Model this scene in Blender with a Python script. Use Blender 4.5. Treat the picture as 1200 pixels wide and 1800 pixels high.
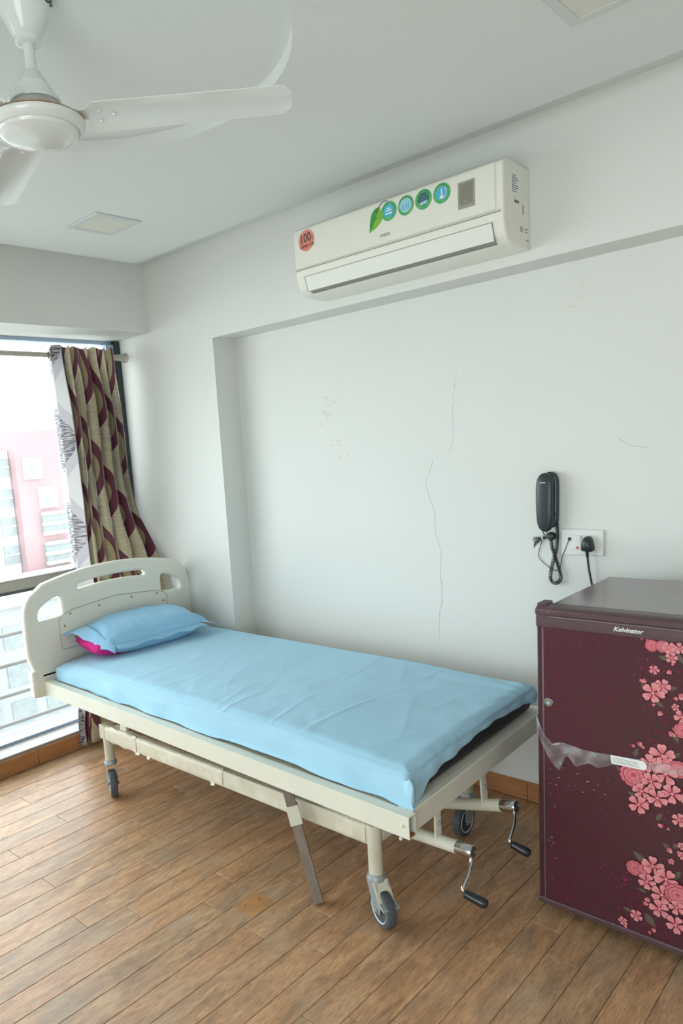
import bpy, math, random
from mathutils import Vector, Matrix, noise
for o in list(bpy.data.objects):
    bpy.data.objects.remove(o, do_unlink=True)
S = bpy.context.scene
C = S.collection

# ------------------------------------------------------------------ camera
cam_d = bpy.data.cameras.new('camera')
cam = bpy.data.objects.new('camera', cam_d)
C.objects.link(cam)
fw = Vector((-0.70637193, 0.68926912, -0.16108002))
rt = Vector((0.70509536, 0.70519446, -0.07444003))
up = Vector((-0.06228352, 0.16615912, 0.98413003))
m = Matrix.Identity(4)
for i in range(3):
    m[i][0] = rt[i]; m[i][1] = up[i]; m[i][2] = -fw[i]
m[0][3], m[1][3], m[2][3] = 0.0, -2.57920459, 1.5
cam.matrix_world = m
cam_d.sensor_fit = 'AUTO'
cam_d.sensor_width = 36.0
cam_d.lens = 1284.756 * 36.0 / 1800.0
cam_d.shift_x = 165.846 / 1800.0
cam_d.shift_y = 101.861 / 1800.0
cam_d.clip_start = 0.02
cam_d.clip_end = 500
S.camera = cam

# ------------------------------------------------------------------ world / light / exposure
w = bpy.data.worlds.new('sky'); S.world = w
w.use_nodes = True
bg = w.node_tree.nodes['Background']
bg.inputs['Color'].default_value = (0.89, 0.965, 1.0, 1)
bg.inputs['Strength'].default_value = 5.0
pd = bpy.data.lights.new('window_portal', 'AREA')
pd.shape = 'RECTANGLE'; pd.size = 4.1; pd.size_y = 2.1
pd.cycles.is_portal = True
po = bpy.data.objects.new('window_portal', pd); C.objects.link(po)
po.location = (-3.68, -2.0, 1.12)
po.rotation_euler = Vector((1, 0, 0)).to_track_quat('-Z', 'Y').to_euler()
pd2 = bpy.data.lights.new('balcony_portal', 'AREA')
pd2.shape = 'RECTANGLE'; pd2.size = 2.2; pd2.size_y = 2.1
pd2.cycles.is_portal = True
po2 = bpy.data.objects.new('balcony_portal', pd2); C.objects.link(po2)
po2.location = (0.2, -4.53, 1.1)
po2.rotation_euler = Vector((0, 1, 0)).to_track_quat('-Z', 'Z').to_euler()
S.view_settings.view_transform = 'Standard'
S.view_settings.look = 'None'
S.view_settings.gamma = 1.0
S.view_settings.use_curve_mapping = False
S.view_settings.exposure = 0.25

# ------------------------------------------------------------------ materials
def lin(h):
    h = h.lstrip('#')
    c = [int(h[i:i+2], 16) / 255 for i in (0, 2, 4)]
    return tuple(((x + 0.055) / 1.055) ** 2.4 if x > 0.04045 else x / 12.92 for x in c)

def c4(c):
    if isinstance(c, str): c = lin(c)
    return (c[0], c[1], c[2], 1)

def node(nt, t, **kw):
    n = nt.nodes.new(t)
    for k, v in kw.items(): setattr(n, k, v)
    return n

def mat(name, col, rough=0.5, metal=0.0, var=0.0, vscale=6.0, bump=0.0, bscale=60.0, stretch=(1, 1, 1),
        spec=0.5, alpha=1.0, trans=0.0, coat=0.0, col2=None, sss=0.0, sheen=0.0):
    mt = bpy.data.materials.new(name); mt.use_nodes = True
    nt = mt.node_tree; b = nt.nodes['Principled BSDF']
    b.inputs['Base Color'].default_value = c4(col)
    b.inputs['Roughness'].default_value = rough
    b.inputs['Metallic'].default_value = metal
    b.inputs['Specular IOR Level'].default_value = spec
    b.inputs['Alpha'].default_value = alpha
    b.inputs['Transmission Weight'].default_value = trans
    b.inputs['Coat Weight'].default_value = coat
    b.inputs['Coat Roughness'].default_value = 0.08
    b.inputs['Sheen Weight'].default_value = sheen
    if var > 0 or bump > 0:
        tc = node(nt, 'ShaderNodeNewGeometry')
        mp = node(nt, 'ShaderNodeMapping'); mp.inputs['Scale'].default_value = stretch
        nt.links.new(tc.outputs['Position'], mp.inputs['Vector'])
    if var > 0:
        nz = node(nt, 'ShaderNodeTexNoise'); nz.inputs['Scale'].default_value = vscale; nz.inputs['Detail'].default_value = 5
        nt.links.new(mp.outputs['Vector'], nz.inputs['Vector'])
        rp = node(nt, 'ShaderNodeValToRGB')
        base = c4(col)
        lo = c4(col2) if col2 else tuple(x * (1 - var) for x in base[:3]) + (1,)
        rp.color_ramp.elements[0].position = 0.32; rp.color_ramp.elements[0].color = lo
        rp.color_ramp.elements[1].position = 0.68; rp.color_ramp.elements[1].color = base
        nt.links.new(nz.outputs['Fac'], rp.inputs['Fac'])
        nt.links.new(rp.outputs['Color'], b.inputs['Base Color'])
    if bump > 0:
        n2 = node(nt, 'ShaderNodeTexNoise'); n2.inputs['Scale'].default_value = bscale; n2.inputs['Detail'].default_value = 6
        nt.links.new(mp.outputs['Vector'], n2.inputs['Vector'])
        bp = node(nt, 'ShaderNodeBump'); bp.inputs['Strength'].default_value = bump; bp.inputs['Distance'].default_value = 0.01
        nt.links.new(n2.outputs['Fac'], bp.inputs['Height'])
        nt.links.new(bp.outputs['Normal'], b.inputs['Normal'])
    return mt

M = {}
M['wall'] = mat('wall_paint', '#E4E5E0', 0.6, var=0.03, vscale=1.6, bump=0.03, bscale=90)
M['ceil'] = mat('ceiling_paint', '#E2E6E4', 0.7, var=0.015, vscale=1.2)
M['outwall'] = mat('outer_render', '#8d8d8a', 0.8, var=0.05)
M['tile'] = mat('skirting_tile', '#B98255', 0.35, var=0.25, vscale=7, stretch=(1, 1, 5), bump=0.03)
M['granite'] = mat('sill_granite', '#9E9792', 0.35, var=0.18, vscale=60, stretch=(1, 1, 1))
M['grout'] = mat('floor_grout', '#93806A', 0.9, var=0.2)
M['alu_blue'] = mat('aluminium_with_film', '#A3B6CA', 0.35, metal=0.0, var=0.04)
M['alu_dark'] = mat('dark_aluminium', '#3B4144', 0.45, metal=0.2, var=0.08)
M['steel'] = mat('brushed_steel', '#67625A', 0.4, metal=0.3, var=0.1, vscale=20)
M['alu'] = mat('mill_aluminium', '#8F8D86', 0.4, metal=0.3, var=0.08, vscale=10)
M['cream'] = mat('cream_enamel', '#E2E1D2', 0.38, var=0.06, vscale=9, bump=0.02, bscale=40)
M['cream_dirty'] = mat('dusty_cream_enamel', '#DAD8C8', 0.5, var=0.2, vscale=9, bump=0.06, bscale=50, col2='#C3BCA6')
M['hb'] = mat('moulded_cream_plastic', '#E9E8DC', 0.42, var=0.03, vscale=5)
M['hbline'] = mat('panel_groove', '#B7B6A6', 0.6, var=0.05)
M['brass'] = mat('brass_screw', '#C9A04E', 0.35, metal=0.6, var=0.1, vscale=80)
M['chrome'] = mat('chrome', '#C9C9C7', 0.12, metal=1.0, var=0.12, vscale=60)
M['black_plastic'] = mat('black_plastic', '#23282A', 0.22, var=0.1, vscale=30)
M['rubber'] = mat('grey_rubber', '#4C5358', 0.6, var=0.15, vscale=40)
M['caster'] = mat('caster_grey', '#A7AEB0', 0.45, metal=0.3, var=0.12, vscale=40)
M['caster_ring'] = mat('caster_rim', '#C7CCCE', 0.4, var=0.05)
M['rust'] = mat('rust', '#9a5a33', 0.8, var=0.3, vscale=80)
M['prop_wood'] = mat('grey_wood', '#8E8072', 0.6, var=0.3, vscale=16, stretch=(4, 4, 1), bump=0.1)
M['rexine'] = mat('black_rexine', '#26292C', 0.55, var=0.15, bump=0.08, bscale=250)
M['sheet'] = mat('blue_cotton', '#A6D3EA', 0.85, var=0.05, vscale=5, bump=0.06, bscale=420, sheen=0.15)
M['pcase'] = mat('pillow_cotton', '#97CAEA', 0.85, var=0.06, vscale=8, bump=0.08, bscale=160, sheen=0.15)
M['magenta'] = mat('magenta_cotton', '#D31C82', 0.8, var=0.1, vscale=20)
M['ac'] = mat('ivory_plastic', '#EDECE0', 0.35, var=0.02, vscale=3)
M['ac2'] = mat('ivory_plastic_flap', '#ECEDE4', 0.35, var=0.02, vscale=3)
M['ac_dark'] = mat('vent_shadow_grey', '#8f8f84', 0.6, var=0.1)
M['disp'] = mat('display_grey', '#A3A292', 0.3, var=0.05)
M['disp2'] = mat('display_dark', '#8B8A7B', 0.25, var=0.05)
M['stk_red'] = mat('sticker_orange_red', '#DE7560', 0.4, var=0.45, vscale=9, col2='#E29C8F')
M['stk_rim'] = mat('sticker_rim_pink', '#E8A898', 0.4, var=0.1)
M['stk_green'] = mat('sticker_green', '#3FA85C', 0.4, var=0.3, vscale=60, col2='#6CC26E')
M['stk_blue'] = mat('sticker_blue', '#52B8DF', 0.4, var=0.1, vscale=30)
M['stk_pale'] = mat('sticker_pale_blue', '#A9D9E6', 0.4, var=0.1, vscale=60)
M['stk_white'] = mat('sticker_white', '#EDF0EE', 0.45, var=0.03)
M['stk_dark'] = mat('sticker_ink', '#3C3734', 0.5, var=0.05)
M['stk_teal'] = mat('sticker_teal', '#3B6670', 0.45, var=0.1)
M['leaf1'] = mat('leaf_yellow_green', '#8FC63F', 0.4, var=0.3, vscale=60)
M['leaf2'] = mat('leaf_green', '#3FA648', 0.4, var=0.3, vscale=60)
M['fan'] = mat('fan_white_enamel', '#E6EBE8', 0.18, var=0.02, coat=0.3)
M['copper'] = mat('copper_band', '#B0804C', 0.3, metal=0.7, var=0.1)
M['diff'] = mat('lamp_diffuser', '#DDDED2', 0.5, var=0.03)
M['lframe'] = mat('lamp_frame', '#D2D6D4', 0.4, var=0.02)
M['plate'] = mat('switch_plate', '#E9EAE6', 0.3, var=0.02)
M['red'] = mat('indicator_red', '#C5233C', 0.3, var=0.05)
M['phone'] = mat('phone_black', '#2E373A', 0.32, var=0.1, vscale=60)
M['cord'] = mat('cord_black', '#383D3E', 0.45, var=0.1, vscale=60)
M['tie'] = mat('tie_white', '#D9D9D2', 0.5, var=0.05)
M['plum_trim'] = mat('plum_plastic', '#5B444A', 0.3, var=0.08, vscale=30)
M['plum_top'] = mat('plum_top_with_reflection', '#84787A', 0.22, var=0.06, vscale=10, coat=0.2)  # plum lightened to grey: the reflection on the top is put into the colour
M['plum_side'] = mat('plum_side_sheet', '#4A2A33', 0.25, var=0.06)
M['silver'] = mat('silver_line', '#8f8188', 0.25, metal=0.4, var=0.1, vscale=30)
M['chip'] = mat('bare_chip', '#C9C4C4', 0.6, var=0.2, vscale=80)
M['crack'] = mat('crack_grey', '#B4B7B4', 0.9, var=0.3, vscale=40)
M['stain'] = mat('plaster_stain', '#E2DFD0', 0.7, var=0.04, vscale=40)
M['white_out'] = mat('white_render', '#CFCFCB', 0.9, var=0.1, vscale=0.4)
M['pale_out'] = mat('pale_grey_render', '#7f8283', 0.9, var=0.15, vscale=0.5)
M['pink_out'] = mat('pink_render', '#8E6769', 0.9, var=0.08, vscale=0.4)
M['win_out'] = mat('far_window', '#6d7575', 0.5, var=0.25, vscale=2.0)
M['street'] = mat('street', '#9a9a95', 0.9, var=0.2, vscale=0.2)
M['patch'] = mat('pale_wood_patch', '#C08F60', 0.4, var=0.25, vscale=14, stretch=(3, 1, 1))
M['knot'] = mat('nail_hole', '#4a3322', 0.8, var=0.1)
M['curt_rod'] = mat('rod_metal', '#B5B0A4', 0.3, metal=0.5, var=0.05)
M['tape'] = mat('plastic_wrap', '#E0DCCB', 0.3, var=0.12, vscale=22, bump=0.2, bscale=45, col2='#CFC8B2')

def glass_mat():
    mt = bpy.data.materials.new('window_glass'); mt.use_nodes = True
    nt = mt.node_tree; nt.nodes.clear()
    out = node(nt, 'ShaderNodeOutputMaterial')
    tr = node(nt, 'ShaderNodeBsdfTransparent'); tr.inputs['Color'].default_value = (0.96, 0.985, 0.98, 1)
    gl = node(nt, 'ShaderNodeBsdfGlossy'); gl.inputs['Roughness'].default_value = 0.02
    tl = node(nt, 'ShaderNodeBsdfTranslucent'); tl.inputs['Color'].default_value = (0.9, 0.93, 0.93, 1)
    fr = node(nt, 'ShaderNodeFresnel'); fr.inputs['IOR'].default_value = 1.3
    m1 = node(nt, 'ShaderNodeMixShader'); m1.inputs[0].default_value = 0.10
    nz = node(nt, 'ShaderNodeTexNoise'); nz.inputs['Scale'].default_value = 2.5
    mr = node(nt, 'ShaderNodeMapRange'); mr.inputs['To Min'].default_value = 0.06; mr.inputs['To Max'].default_value = 0.12
    nt.links.new(nz.outputs['Fac'], mr.inputs['Value'])
    nt.links.new(mr.outputs['Result'], m1.inputs[0])
    nt.links.new(tr.outputs[0], m1.inputs[1]); nt.links.new(tl.outputs[0], m1.inputs[2])
    m2 = node(nt, 'ShaderNodeMixShader')
    nt.links.new(fr.outputs[0], m2.inputs[0]); nt.links.new(m1.outputs[0], m2.inputs[1]); nt.links.new(gl.outputs[0], m2.inputs[2])
    nt.links.new(m2.outputs[0], out.inputs[0])
    return mt
M['glass'] = glass_mat()

def film_mat():
    mt = bpy.data.materials.new('torn_film'); mt.use_nodes = True
    nt = mt.node_tree; nt.nodes.clear()
    out = node(nt, 'ShaderNodeOutputMaterial')
    tr = node(nt, 'ShaderNodeBsdfTransparent')
    pb = node(nt, 'ShaderNodeBsdfPrincipled'); pb.inputs['Base Color'].default_value = (0.75, 0.76, 0.78, 1); pb.inputs['Roughness'].default_value = 0.15
    nz = node(nt, 'ShaderNodeTexNoise'); nz.inputs['Scale'].default_value = 28; nz.inputs['Detail'].default_value = 4
    g = node(nt, 'ShaderNodeNewGeometry'); nt.links.new(g.outputs['Position'], nz.inputs['Vector'])
    mr = node(nt, 'ShaderNodeMapRange'); mr.inputs['From Min'].default_value = 0.4; mr.inputs['From Max'].default_value = 0.7
    mr.inputs['To Min'].default_value = 0.12; mr.inputs['To Max'].default_value = 0.42
    nt.links.new(nz.outputs['Fac'], mr.inputs['Value'])
    mx = node(nt, 'ShaderNodeMixShader')
    nt.links.new(mr.outputs['Result'], mx.inputs[0]); nt.links.new(tr.outputs[0], mx.inputs[1]); nt.links.new(pb.outputs[0], mx.inputs[2])
    nt.links.new(mx.outputs[0], out.inputs[0])
    return mt
M['film'] = film_mat()

def wood_mat():
    mt = bpy.data.materials.new('oak_plank'); mt.use_nodes = True
    nt = mt.node_tree; b = nt.nodes['Principled BSDF']; L = nt.links.new
    oi = node(nt, 'ShaderNodeObjectInfo')
    tc = node(nt, 'ShaderNodeTexCoord')
    sc = node(nt, 'ShaderNodeVectorMath', operation='SCALE'); sc.inputs['Scale'].default_value = 37.0
    cb = node(nt, 'ShaderNodeCombineXYZ')
    L(oi.outputs['Random'], cb.inputs[0]); L(oi.outputs['Random'], cb.inputs[1]); L(oi.outputs['Random'], cb.inputs[2])
    L(cb.outputs[0], sc.inputs[0])
    ad = node(nt, 'ShaderNodeVectorMath', operation='ADD'); L(tc.outputs['Object'], ad.inputs[0]); L(sc.outputs[0], ad.inputs[1])
    mp = node(nt, 'ShaderNodeMapping'); mp.inputs['Scale'].default_value = (13, 2.6, 13); L(ad.outputs[0], mp.inputs['Vector'])
    n1 = node(nt, 'ShaderNodeTexNoise'); n1.inputs['Scale'].default_value = 2.2; n1.inputs['Detail'].default_value = 6; n1.inputs['Distortion'].default_value = 0.8
    L(mp.outputs[0], n1.inputs['Vector'])
    mp2 = node(nt, 'ShaderNodeMapping'); mp2.inputs['Scale'].default_value = (170, 20, 170); L(ad.outputs[0], mp2.inputs['Vector'])
    n2 = node(nt, 'ShaderNodeTexNoise'); n2.inputs['Scale'].default_value = 1.6; n2.inputs['Detail'].default_value = 4
    L(mp2.outputs[0], n2.inputs['Vector'])
    r1 = node(nt, 'ShaderNodeValToRGB')
    e = r1.color_ramp.elements
    e[0].position = 0.3; e[0].color = c4('#A48B73'); e[1].position = 0.72; e[1].color = c4('#D8BA99')
    x = r1.color_ramp.elements.new(0.5); x.color = c4('#C3A283')
    L(n1.outputs['Fac'], r1.inputs['Fac'])
    # per plank tint
    r2 = node(nt, 'ShaderNodeValToRGB')
    e = r2.color_ramp.elements
    e[0].position = 0.0; e[0].color = c4('#EBE3D8'); e[1].position = 1.0; e[1].color = c4('#FFEFDD')
    x = r2.color_ramp.elements.new(0.35); x.color = c4('#FAEDDF')
    x = r2.color_ramp.elements.new(0.7); x.color = c4('#F8E4D2')
    L(oi.outputs['Random'], r2.inputs['Fac'])
    mx = node(nt, 'ShaderNodeMix', data_type='RGBA', blend_type='MULTIPLY'); mx.inputs['Factor'].default_value = 1.0
    L(r1.outputs['Color'], mx.inputs['A']); L(r2.outputs['Color'], mx.inputs['B'])
    # fine dark pores
    r3 = node(nt, 'ShaderNodeValToRGB')
    r3.color_ramp.elements[0].position = 0.3; r3.color_ramp.elements[0].color = (0.6, 0.56, 0.52, 1)
    r3.color_ramp.elements[1].position = 0.55; r3.color_ramp.elements[1].color = (1, 1, 1, 1)
    L(n2.outputs['Fac'], r3.inputs['Fac'])
    m2 = node(nt, 'ShaderNodeMix', data_type='RGBA', blend_type='MULTIPLY'); m2.inputs['Factor'].default_value = 0.85
    L(mx.outputs['Result'], m2.inputs['A']); L(r3.outputs['Color'], m2.inputs['B'])
    # greyish worn areas
    n4 = node(nt, 'ShaderNodeTexNoise'); n4.inputs['Scale'].default_value = 5.0; n4.inputs['Detail'].default_value = 5
    L(ad.outputs[0], n4.inputs['Vector'])
    r4 = node(nt, 'ShaderNodeMapRange'); r4.inputs['From Min'].default_value = 0.5; r4.inputs['From Max'].default_value = 0.75; r4.inputs['To Max'].default_value = 0.45
    L(n4.outputs['Fac'], r4.inputs['Value'])
    m3 = node(nt, 'ShaderNodeMix', data_type='RGBA'); L(r4.outputs['Result'], m3.inputs['Factor'])
    L(m2.outputs['Result'], m3.inputs['A']); m3.inputs['B'].default_value = c4('#A49683')
    L(m3.outputs['Result'], b.inputs['Base Color'])
    b.inputs['Roughness'].default_value = 0.36
    b.inputs['Specular IOR Level'].default_value = 0.5
    bp = node(nt, 'ShaderNodeBump'); bp.inputs['Strength'].default_value = 0.12; bp.inputs['Distance'].default_value = 0.004
    L(n2.outputs['Fac'], bp.inputs['Height']); L(bp.outputs['Normal'], b.inputs['Normal'])
    return mt
M['wood'] = wood_mat()

def door_mat():
    mt = bpy.data.materials.new('plum_door_sheet'); mt.use_nodes = True
    nt = mt.node_tree; b = nt.nodes['Principled BSDF']; L = nt.links.new
    g = node(nt, 'ShaderNodeNewGeometry')
    mp = node(nt, 'ShaderNodeMapping'); mp.inputs['Scale'].default_value = (1, 1, 0.75); L(g.outputs['Position'], mp.inputs['Vector'])
    n1 = node(nt, 'ShaderNodeTexNoise'); n1.inputs['Scale'].default_value = 150; n1.inputs['Detail'].default_value = 3; n1.inputs['Distortion'].default_value = 0.5
    L(mp.outputs[0], n1.inputs['Vector'])
    r = node(nt, 'ShaderNodeValToRGB')
    e = r.color_ramp.elements
    e[0].position = 0.45; e[0].color = c4('#492B33'); e[1].position = 0.72; e[1].color = c4('#68263E')
    L(n1.outputs['Fac'], r.inputs['Fac'])
    n2 = node(nt, 'ShaderNodeTexNoise'); n2.inputs['Scale'].default_value = 3.0
    L(g.outputs['Position'], n2.inputs['Vector'])
    mx = node(nt, 'ShaderNodeMix', data_type='RGBA')
    mr = node(nt, 'ShaderNodeMapRange'); mr.inputs['From Min'].default_value = 0.4; mr.inputs['From Max'].default_value = 0.6; mr.inputs['To Max'].default_value = 0.5
    L(n2.outputs['Fac'], mr.inputs['Value']); L(mr.outputs['Result'], mx.inputs['Factor'])
    L(r.outputs['Color'], mx.inputs['A']); mx.inputs['B'].default_value = c4('#4D3438')
    L(mx.outputs['Result'], b.inputs['Base Color'])
    b.inputs['Roughness'].default_value = 0.2
    return mt
M['door'] = door_mat()

def attr_mat(name, rough=0.3):
    mt = bpy.data.materials.new(name); mt.use_nodes = True
    nt = mt.node_tree; b = nt.nodes['Principled BSDF']
    a = node(nt, 'ShaderNodeVertexColor'); a.layer_name = 'Col'
    nz = node(nt, 'ShaderNodeTexNoise'); nz.inputs['Scale'].default_value = 180
    g = node(nt, 'ShaderNodeNewGeometry'); nt.links.new(g.outputs['Position'], nz.inputs['Vector'])
    hv = node(nt, 'ShaderNodeHueSaturation')
    mr = node(nt, 'ShaderNodeMapRange'); mr.inputs['To Min'].default_value = 0.85; mr.inputs['To Max'].default_value = 1.15
    nt.links.new(nz.outputs['Fac'], mr.inputs['Value']); nt.links.new(mr.outputs['Result'], hv.inputs['Value'])
    nt.links.new(a.outputs['Color'], hv.inputs['Color'])
    nt.links.new(hv.outputs['Color'], b.inputs['Base Color'])
    b.inputs['Roughness'].default_value = rough
    return mt
M['print'] = attr_mat('printed_flower_ink')

def curtain_mat(name, back):
    mt = bpy.data.materials.new(name); mt.use_nodes = True
    nt = mt.node_tree; b = nt.nodes['Principled BSDF']; L = nt.links.new
    def mth(op, a, c=None):
        n = node(nt, 'ShaderNodeMath', operation=op)
        for i, x in enumerate((a, c)):
            if x is None: continue
            if isinstance(x, (int, float)): n.inputs[i].default_value = x
            else: L(x, n.inputs[i])
        return n.outputs[0]
    uv = node(nt, 'ShaderNodeUVMap'); sp = node(nt, 'ShaderNodeSeparateXYZ'); L(uv.outputs[0], sp.inputs[0])
    U, V = sp.outputs[0], sp.outputs[1]
    W = 0.095; P = 0.50
    col = mth('DIVIDE', U, 2 * W)
    s = mth('FRACT', col)
    idx = mth('FLOOR', col)
    ph = mth('MULTIPLY', idx, 1.7)
    vv = mth('ADD', mth('MULTIPLY', V, 2 * math.pi / P), ph)
    h = mth('MULTIPLY', mth('SINE', vv), 0.24)
    x = mth('SUBTRACT', s, 0.5)
    ax = mth('ABSOLUTE', x)
    half = mth('ADD', h, 0.25)
    inA = mth('LESS_THAN', ax, half)                 # leaf column A
    # crescent on the right hand side of each leaf
    cresA = mth('GREATER_THAN', x, mth('SUBTRACT', mth('MULTIPLY', half, 0.95), 0.22))
    sB = mth('FRACT', mth('ADD', col, 0.5)); xB = mth('SUBTRACT', sB, 0.5)
    halfB = mth('SUBTRACT', 0.5, half)
    cresB = mth('GREATER_THAN', xB, mth('SUBTRACT', mth('MULTIPLY', halfB, 0.95), 0.20))
    mp = node(nt, 'ShaderNodeMapping'); mp.inputs['Scale'].default_value = (14, 260, 1); L(uv.outputs[0], mp.inputs['Vector'])
    nz = node(nt, 'ShaderNodeTexNoise'); nz.inputs['Scale'].default_value = 1.0; nz.inputs['Detail'].default_value = 2; L(mp.outputs[0], nz.inputs['Vector'])
    st = node(nt, 'ShaderNodeValToRGB'); st.color_ramp.elements[0].position = 0.45; st.color_ramp.elements[1].position = 0.6
    L(nz.outputs['Fac'], st.inputs['Fac'])
    if not back:
        st.color_ramp.elements[0].color = c4('#C6BB9E'); st.color_ramp.elements[1].color = c4('#DDD4BC')
        olive, burg = '#AFA27C', '#6E384A'
    else:
        mp.inputs['Scale'].default_value = (26, 170, 1)
        st.color_ramp.elements[0].position = 0.49; st.color_ramp.elements[1].position = 0.52
        st.color_ramp.elements[0].color = c4('#37333A'); st.color_ramp.elements[1].color = c4('#9A9496')
        olive, burg = '#B4B1B0', '#9F9A9E'
    def mixc(f, A, B):
        n = node(nt, 'ShaderNodeMix', data_type='RGBA'); L(f, n.inputs['Factor'])
        for k, v in (('A', A), ('B', B)):
            if isinstance(v, str): n.inputs[k].default_value = c4(v)
            else: L(v, n.inputs[k])
        return n.outputs['Result']
    A = mixc(cresA, st.outputs['Color'], burg)
    B = mixc(cresB, olive, burg)
    colr = mixc(inA, B, A)
    L(colr, b.inputs['Base Color'])
    b.inputs['Roughness'].default_value = 0.55
    b.inputs['Sheen Weight'].default_value = 0.2
    return mt
M['curt'] = curtain_mat('curtain_face', False)
M['curtb'] = curtain_mat('curtain_reverse', True)

# ------------------------------------------------------------------ helpers
ORG = {}
def link(o, parent=None, org=(0, 0, 0)):
    C.objects.link(o)
    org = Vector(org)
    ORG[o.name] = org
    if parent is not None:
        o.parent = parent
        o.location = org - ORG[parent.name]
    else:
        o.location = org
    return o

def tag(o, label=None, cat=None, group=None, kind=None):
    if label: o['label'] = label
    if cat: o['category'] = cat
    if group: o['group'] = group
    if kind: o['kind'] = kind
    return o

def thing(name, org, label=None, cat=None, group=None, kind=None):
    o = bpy.data.objects.new(name, None)
    o.empty_display_size = 0.1
    link(o, None, org)
    return tag(o, label, cat, group, kind)

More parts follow.
